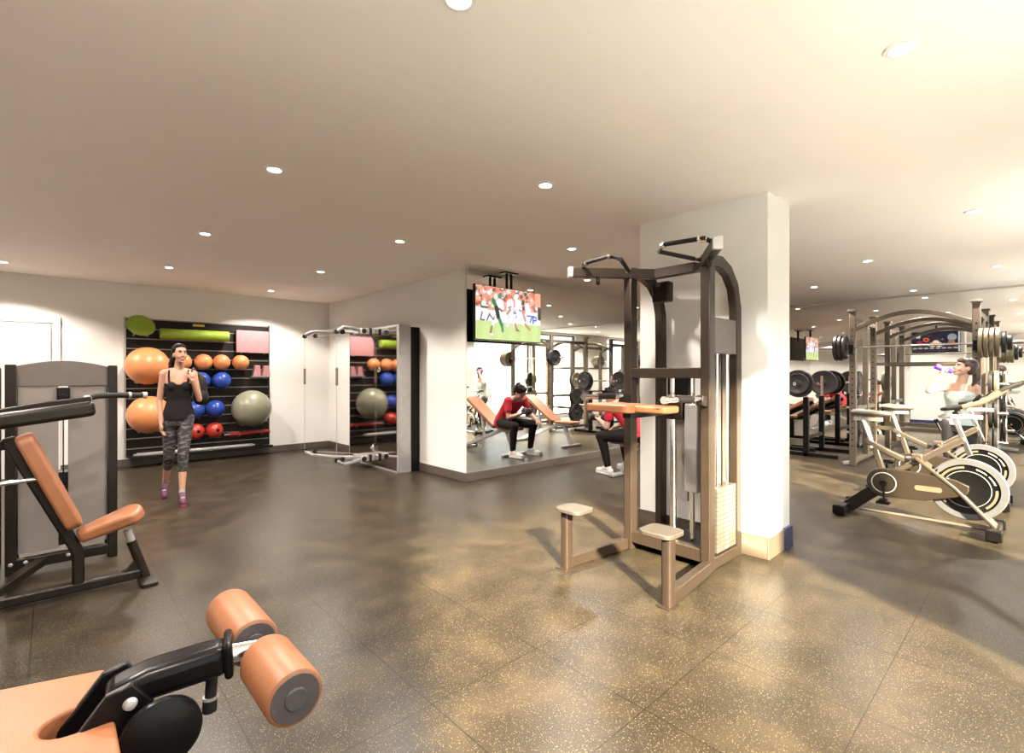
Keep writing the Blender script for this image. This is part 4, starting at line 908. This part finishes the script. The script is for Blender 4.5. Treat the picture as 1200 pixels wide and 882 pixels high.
    t.links.new(co.outputs['Object'], mp.inputs[0]); t.links.new(mp.outputs[0], nn.inputs[0]); t.links.new(nn.outputs['Fac'], rr_.inputs[0]); t.links.new(rr_.outputs[0], bb.inputs['Base Color'])
    l = M(); l.loft([(c_, (a, 0, 0), (0, b_, 0)) for c_, a, b_ in [((0, .005, .80), .155, .105), ((0, .005, .88), .168, .118), ((0, .003, .95), .158, .112)]], 28)
    for h_, k_, a_ in ((rh, rk_, ra), (lh, lk, la)):
        l.cap(h_, .093, k_, .061); e_ = Vector(k_).lerp(Vector(a_), .36)+Vector((0, .010, 0)); l.cap(k_, .060, e_, .055)
    obj('capri_leggings', l, lg, remesh=.0065, smooth_it=2, **kw)
    # trainers
    for nm, an, hl, tt in (('a', ra, Vector((-.148, .305, .125)), Vector((-.155, .165, .03))), ('b', la, Vector((.035, -.165, .045)), Vector((.045, -.375, .030)))):
        u = M(); sl_ = M(); ax = (tt-hl).normalized(); 
        up = ax.cross(Vector((1, 0, 0))).normalized(); up = up if up.z > 0 or up.y < 0 else -up
        if up.z < 0: up = -up
        u.ell(hl+up*.014, (.042, .046, .048)); u.cap(hl+up*.012, .041, tt+up*.004, .036); u.cap(Vector(an)-Vector((0, 0, .012)), .042, hl.lerp(tt, .5)+up*.020, .040); u.cap(hl.lerp(tt, .75), .042, tt+ax*.012, .034)
        sh_ = obj('trainer', u, pink_m if False else mk('dark plum trainer mesh', (.07, .018, .045), .6), remesh=.005, smooth_it=2, **kw)
        for k_ in (.5, .62, .74): 
            p = hl.lerp(tt, k_)+up*(.052-.02*k_); sl_.tube([p-Vector((.02, 0, 0)), p+up*.004, p+Vector((.02, 0, 0))], .004, n=6)
        obj('shoelace', sl_, mk('pale laces', (.7, .62, .66), .6), parent=sh_, world=False)
        so = M(); so.cap(hl-up*.024-ax*.016, .030, hl-up*.022+ax*.01, .034); so.cap(hl-up*.022, .034, tt-up*.014+ax*.012, .032)
        obj('sole', so, mk('pink sole', (.75, .06, .25), .5), remesh=.005, smooth_it=1, parent=sh_, world=False)
        obj('sock', M().cap(Vector(an)+Vector((0, 0, .0)), .038, Vector(an)+Vector((0, 0, .02)), .035), mk('grey sock', (.25, .24, .25), .8), **kw)
    o.scale = (.84, .88, 1.0)
    # bag slung over the shoulder
    bag = thing('gym_bag', 'black soft gym bag slung over the walking woman\'s shoulder', 'bag', (0, 0, 0)); bag.location = o.location; bag.rotation_euler = o.rotation_euler; bag.scale = o.scale
    g = M(); g.ell((.235, .10, 1.20), (.085, .07, .17)); g.ell((.24, .09, 1.11), (.095, .075, .10)); g.ell((.205, .09, 1.30), (.05, .05, .09))
    obj('bag_body', g, mk('black nylon', (.009, .007, .007), .5, spec=.3, bump=.4, bscale=40), bag, world=False, remesh=.008, smooth_it=4)
    obj('strap', M().tube([(.20, .09, 1.36), (.165, .02, 1.415), (.145, -.07, 1.39), (.135, -.115, 1.375), (.16, -.10, 1.30), (.215, -.02, 1.20), (.25, .04, 1.12)], 0, sec=(.006, .032), sm=4), black_m, bag, world=False)
walker()

# ---- man in red, seated on the incline bench, curling a dumbbell (local -y is where he faces; turned to face +Y)
def seated():
    o = thing('person', 'man in red t-shirt sitting bent forward on a silver bench, lifting a dumbbell', 'person', (5.65, 3.66, 0)); o.rotation_euler.z = PI
    kw = dict(parent=o, world=False)
    hc = (.02, -.40, 1.055); HR = RZ(0) @ RX(32)
    ls, le, lw = (.185, -.29, .925), (.215, -.335, .655), (.11, -.515, .715)
    rs, re_, rw = (-.180, -.28, .925), (-.275, -.36, .68), (-.235, -.535, .60)
    lh, lk, la = (.095, -.02, .545), (.190, -.455, .520), (.145, -.36, .095)
    rh, rk_, ra = (-.095, -.02, .545), (-.265, -.440, .520), (-.275, -.34, .095)
    b = M(); head(b, hc, HR, 1.0)
    b.cap((0, -.30, .955), .055, (.01, -.365, 1.01), .054)
    for sh in (ls, rs): b.cap((0, -.30, .955), .05, sh, .05)
    def T(k): return k
    spine = [((0, .03, .52), .165, .115), ((0, .0, .60), .165, .12), ((0, -.06, .70), .155, .11), ((0, -.14, .79), .165, .115), ((0, -.22, .87), .180, .115), ((0, -.28, .94), .150, .085), ((0, -.31, .975), .07, .055)]
    ax = Vector((0, -.60, .80)); vv = Vector((1, 0, 0)).cross(ax).normalized()
    b.loft([(c, (a, 0, 0), tuple(vv*b_)) for c, a, b_ in spine], 28)
    for sh, e_, w_ in ((ls, le, lw), (rs, re_, rw)):
        b.ell(sh, .058); b.cap(sh, .050, e_, .040); b.cap(e_, .041, w_, .028)
    hand(b, lw, (-.35, -.9, .35), (0, .2, 1), (-.8, -.2, .3) if False else (.8, 0, .2), 1.0, 70)
    hand(b, rw, (-.02, -.75, -.55), (0, .3, -1), (1, 0, 0), 1.0, 30)
    for h_, k_, a_ in ((rh, rk_, ra), (lh, lk, la)):
        b.cap(h_, .088, k_, .062); m1 = Vector(k_).lerp(Vector(a_), .3)+Vector((0, .015, 0)); b.cap(k_, .058, m1, .054); b.cap(m1, .054, a_, .034)
    b.cap(la, .032, (.135, -.43, .055), .022); b.cap(ra, .032, (-.295, -.42, .055), .022)
    obj('body', b, paleskin_m, remesh=.0065, smooth_it=3, **kw)
    face(o, hc, HR, 1.0)
    for ch in bpy.data.objects:
        if ch.parent == o and ch.name.split('.')[0] in ('eye_white', 'iris', 'lips', 'eyebrow'): ch.data.transform(Matrix.Translation(o.location))
    h = M(); c = Vector(hc)
    def Q(x, y, z): return c+HR @ Vector((x, y, z))
    h.ell(Q(0, .025, .048), (.092, .100, .090), R=HR); h.ell(Q(0, -.045, .085), (.072, .050, .038), R=HR); h.ell(Q(0, .06, -.005), (.082, .06, .075), R=HR)
    rr = random.Random(5)
    for k in range(40):
        a1 = rr.uniform(0, 2*PI); z_ = rr.uniform(.0, .10); r_ = .085; h.cap(Q(r_*.9*math.cos(a1), .03+r_*math.sin(a1) if math.sin(a1) > -.4 else -.05, z_+.02), .016, Q(r_*1.12*math.cos(a1), .03+r_*1.15*max(math.sin(a1), -.9), z_), .006)
    obj('hair', h, hair_m, remesh=.006, smooth_it=1, **kw)
    t_ = M()
    t_.loft([(c_, (a+.016, 0, 0), tuple(vv*(b_+.014))) for c_, a, b_ in [((0, .045, .50), .172, .125)]+spine[1:6]+[((0, -.30, .955), .085, .065)]], 28)
    for sh, e_ in ((ls, le), (rs, re_)):
        m1 = Vector(sh).lerp(Vector(e_), .58); t_.ell(sh, .068); t_.cap(sh, .062, m1, .062)
    obj('t_shirt', t_, red_m, remesh=.0065, smooth_it=2, **kw)
    p = M(); p.ell((0, .03, .535), (.178, .14, .095))
    for h_, k_, a_ in ((rh, rk_, ra), (lh, lk, la)):
        p.cap(h_, .098, k_, .070); m1 = Vector(k_).lerp(Vector(a_), .3)+Vector((0, .015, 0)); p.cap(k_, .067, m1, .064); p.cap(m1, .064, Vector(k_).lerp(Vector(a_), .93), .047)
    obj('trousers', p, mk('black trousers', (.010, .008, .008), .8, bump=.3, spec=.2), remesh=.0065, smooth_it=2, **kw)
    for an, tt in ((la, Vector((.115, -.545, .040))), (ra, Vector((-.335, -.515, .040)))):
        an = Vector(an); hl = Vector((an.x, an.y+.035, .048)); u = M(); u.ell(hl, (.043, .048, .050)); u.cap(hl, .045, tt, .038); u.cap(an, .048, hl.lerp(tt, .5)+Vector((0, 0, .024)), .042); u.cap(hl.lerp(tt, .7), .045, tt, .038)
        s2 = obj('trainer', u, white_cl, remesh=.0055, smooth_it=2, **kw)
        so = M(); so.prism(rrect(0, 0, .088, .30, .042), 'z', 0, .026); ang = math.atan2(-(tt-hl).x, (tt-hl).y); mid = (hl+tt)/2; R_ = Matrix.Rotation(ang, 3, 'Z'); so.v = [R_ @ v_+Vector((mid.x, mid.y, 0)) for v_ in so.v]
        obj('sole', so, white_cl, parent=s2, world=False, bevel=.006)
    # dumbbell in his hand
    d = thing('dumbbell', 'black round dumbbell held in the red shirted man\'s hand', 'dumbbell', (5.65, 3.66, 0)); d.rotation_euler.z = PI
    g = Vector((.070, -.610, .765)); axd = Vector((.85, -.35, .1)).normalized()
    obj('dumbbell_handle', M().cyl(g-axd*.08, g+axd*.08, .014), chrome_m, d, world=False)
    for s_ in (-1, 1):
        obj('weight_head', M().lathe([(0, -.03), (.045, -.03), (.055, -.02), (.055, .02), (.045, .03), (0, .03)], g+axd*s_*.085, axd, n=28), iron_m, d, world=False)
        obj('head_ring', M().torus(g+axd*s_*.116, axd, .032, .004, 24, 6), brass_m, d, world=False)
seated()

# ---- woman drinking by the power rack (local: faces -x, three quarter towards the camera)
def drinker():
    o = thing('person', 'woman in pale mint tank top drinking from a purple bottle by the power rack', 'person', (7.6, .67, 0)); o.rotation_euler.z = math.radians(-84)
    kw = dict(parent=o, world=False)
    hc = (.045, -.03, 1.425); HR = RZ(-68) @ RX(-14)
    rs, re_, rw = (-.130, -.03, 1.20), (-.265, -.09, 1.165), (-.165, -.13, 1.335)
    ls, le, lw = (.135, .03, 1.20), (.165, .08, .97), (.12, .02, .79)
    b = M(); head(b, hc, HR, .93); b.cap((.01, .0, 1.22), .052, (.04, -.01, 1.35), .046)
    for sh in (rs, ls): b.cap((0, .005, 1.225), .038, sh, .040)
    TR = RZ(-22)
    tor = [((0, 0, .74), .145, .098), ((0, .005, .83), .155, .105), ((0, 0, .90), .132, .092), ((0, -.005, .98), .112, .08), ((0, -.01, 1.05), .122, .09), ((0, -.01, 1.12), .135, .095), ((0, 0, 1.19), .132, .078), ((0, .0, 1.235), .09, .055), ((0, 0, 1.26), .045, .042)]
    b.loft([(c, tuple(TR @ Vector((a, 0, 0))), tuple(TR @ Vector((0, b_, 0)))) for c, a, b_ in tor], 28)
    for s_ in (-1, 1): b.ell(TR @ Vector((s_*.052, -.055, 1.095)), .046)
    for sh, e_, w_ in ((ls, le, lw), (rs, re_, rw)):
        b.ell(sh, .045); b.cap(sh, .040, e_, .033); b.cap(e_, .034, w_, .023)
    hand(b, rw, (.25, -.05, .95), (.9, .3, 0), (.2, .2, 1), .9, 60); hand(b, lw, (-.05, -.1, -1), (-1, 0, 0), (0, -1, 0), .9, 25)
    legs = (((-.080, 0, .78), (-.085, -.03, .42), (-.09, .02, .085)), ((.080, 0, .78), (.085, -.01, .42), (.09, .05, .085)))
    for h_, k_, a_ in legs: b.cap(h_, .08, k_, .05); m1 = Vector(k_).lerp(Vector(a_), .3)+Vector((0, .012, 0)); b.cap(k_, .048, m1, .046); b.cap(m1, .046, a_, .03); b.cap(a_, .03, Vector(a_)+Vector((-.03, -.12, -.04)), .026)
    obj('body', b, paleskin_m, remesh=.0065, smooth_it=3, **kw)
    face(o, hc, HR, .93)
    for ch in bpy.data.objects:
        if ch.parent == o and ch.name.split('.')[0] in ('eye_white', 'iris', 'lips', 'eyebrow'): ch.data.transform(Matrix.Translation(o.location))
    h = M(); c = Vector(hc)
    def Q(x, y, z): return c+HR @ Vector((x*.95, y*.95, z*.95))
    h.ell(Q(0, .028, .042), (.080, .092, .084), R=HR); h.ell(Q(0, -.035, .080), (.060, .050, .034), R=HR); h.ell(Q(0, .055, .0), (.068, .058, .07), R=HR)
    h.ell(Q(0, .118, .015), .024); h.cap(Q(0, .125, .01), .028, Q(0, .145, -.10), .034); h.cap(Q(0, .145, -.10), .034, Q(0, .12, -.19), .010)
    obj('hair', h, mk('brown hair', (.05, .028, .02), .45, var=.3, scale=60, bump=.5, bscale=120), remesh=.006, smooth_it=2, **kw)
    t_ = M(); t_.loft([(c_, tuple(TR @ Vector((a+.008, 0, 0))), tuple(TR @ Vector((0, b_+.008, 0)))) for c_, a, b_ in [((0, 0, .78), .155, .108)]+tor[1:6]+[((0, -.005, 1.165), .118, .085)]], 28)
    for s_ in (-1, 1):
        t_.ell(TR @ Vector((s_*.052, -.058, 1.09)), .052); t_.tube([TR @ Vector(p_) for p_ in ((s_*.085, -.075, 1.13), (s_*.088, -.055, 1.20), (s_*.085, -.005, 1.245), (s_*.075, .05, 1.20), (s_*.07, .08, 1.13))], .011, sm=4, n=8)
    obj('tank_top', t_, lteal_m, remesh=.006, smooth_it=2, **kw)
    p = M(); p.loft([(c_, tuple(TR @ Vector((a, 0, 0))), tuple(TR @ Vector((0, b_, 0)))) for c_, a, b_ in [((0, 0, .70), .150, .10), ((0, .005, .78), .160, .112), ((0, 0, .83), .158, .108)]], 28)
    for h_, k_, a_ in legs: p.cap(h_, .086, k_, .057); m1 = Vector(k_).lerp(Vector(a_), .3)+Vector((0, .012, 0)); p.cap(k_, .054, m1, .052); p.cap(m1, .052, Vector(k_).lerp(Vector(a_), .9), .036)
    obj('leggings', p, mk('charcoal leggings', (.03, .026, .026), .7), remesh=.0065, smooth_it=2, **kw)
    for h_, k_, a_ in legs:
        an = Vector(a_); hl = an+Vector((.0, .03, -.04)); tt = an+Vector((-.05, -.17, -.05)); u = M(); u.ell(hl, (.034, .036, .040)); u.cap(hl, .036, tt, .030); u.cap(an, .038, hl.lerp(tt, .5)+Vector((0, 0, .016)), .030)
        obj('trainer', u, white_cl, remesh=.0055, smooth_it=2, **kw)
    bt = thing('drinking_bottle', 'purple drinking bottle raised to the drinking woman\'s mouth', 'bottle', (7.6, .67, 0)); bt.rotation_euler = o.rotation_euler
    mouth = Vector((-.045, -.075, 1.375)); e2 = Vector((-.205, -.125, 1.45)); d = (e2-mouth).normalized()
    obj('bottle_body', M().lathe([(0, .035), (.018, .035), (.028, .05), (.030, .08), (.026, .10), (.030, .12), (.031, .17), (.028, .185), (0, .187)], mouth, d, n=28), mk('purple bottle plastic', (.10, .03, .55), .3), bt, world=False)
    obj('bottle_cap', M().lathe([(0, .0), (.008, .0), (.009, .015), (.022, .02), (.024, .04), (0, .042)], mouth, d, n=24), mk('indigo cap', (.04, .05, .40), .4), bt, world=False)
drinker()

# ================================================================== outside, far below the windows
og_ = M().b2((-1500, -2500, -32), (1500, -3, -30))
struct('ground_outside', og_, mk('pale ground', (.66, .70, .74), .9, var=.2, scale=.01))
rr = random.Random(11); cs = M(); bm_ = [mk('haze-paled concrete', (.60, .55, .50), .8), mk('rosy brick', (.50, .33, .30), .8), mk('grey slate', (.33, .34, .36), .8)]  # aerial haze is put into the pale building colours
for k in range(260):
    d = rr.uniform(140, 900); x = rr.uniform(-1, 1.6)*d; wd = rr.uniform(10, 26); hh = rr.uniform(8, 26)+(d*.012 if rr.random() < .3 else 0)
    cs.mat(rr.randrange(3)).b2((x, -d, -30), (x+wd, -d-rr.uniform(8, 20), -30+hh))
    if rr.random() < .5: cs.b2((x+wd*.3, -d-2, -30+hh), (x+wd*.6, -d-6, -30+hh+3))
tag(obj('distant_city', cs, bm_), 'hazy distant city buildings seen through the windows in the mirror', 'buildings', kind='stuff')
tr_ = M()
for k in range(240):
    d = rr.uniform(60, 105); x = rr.uniform(-1, 1.6)*d; r = rr.uniform(3, 6); tr_.ell((x, -d, -30+r*1.2), (r, r, r*1.3), n=8)
tag(obj('distant_trees', tr_, mk('hazy foliage', (.17, .22, .13), .9, var=.3, scale=.3)), 'band of distant trees below the windows, seen in the mirror', 'trees', kind='stuff')
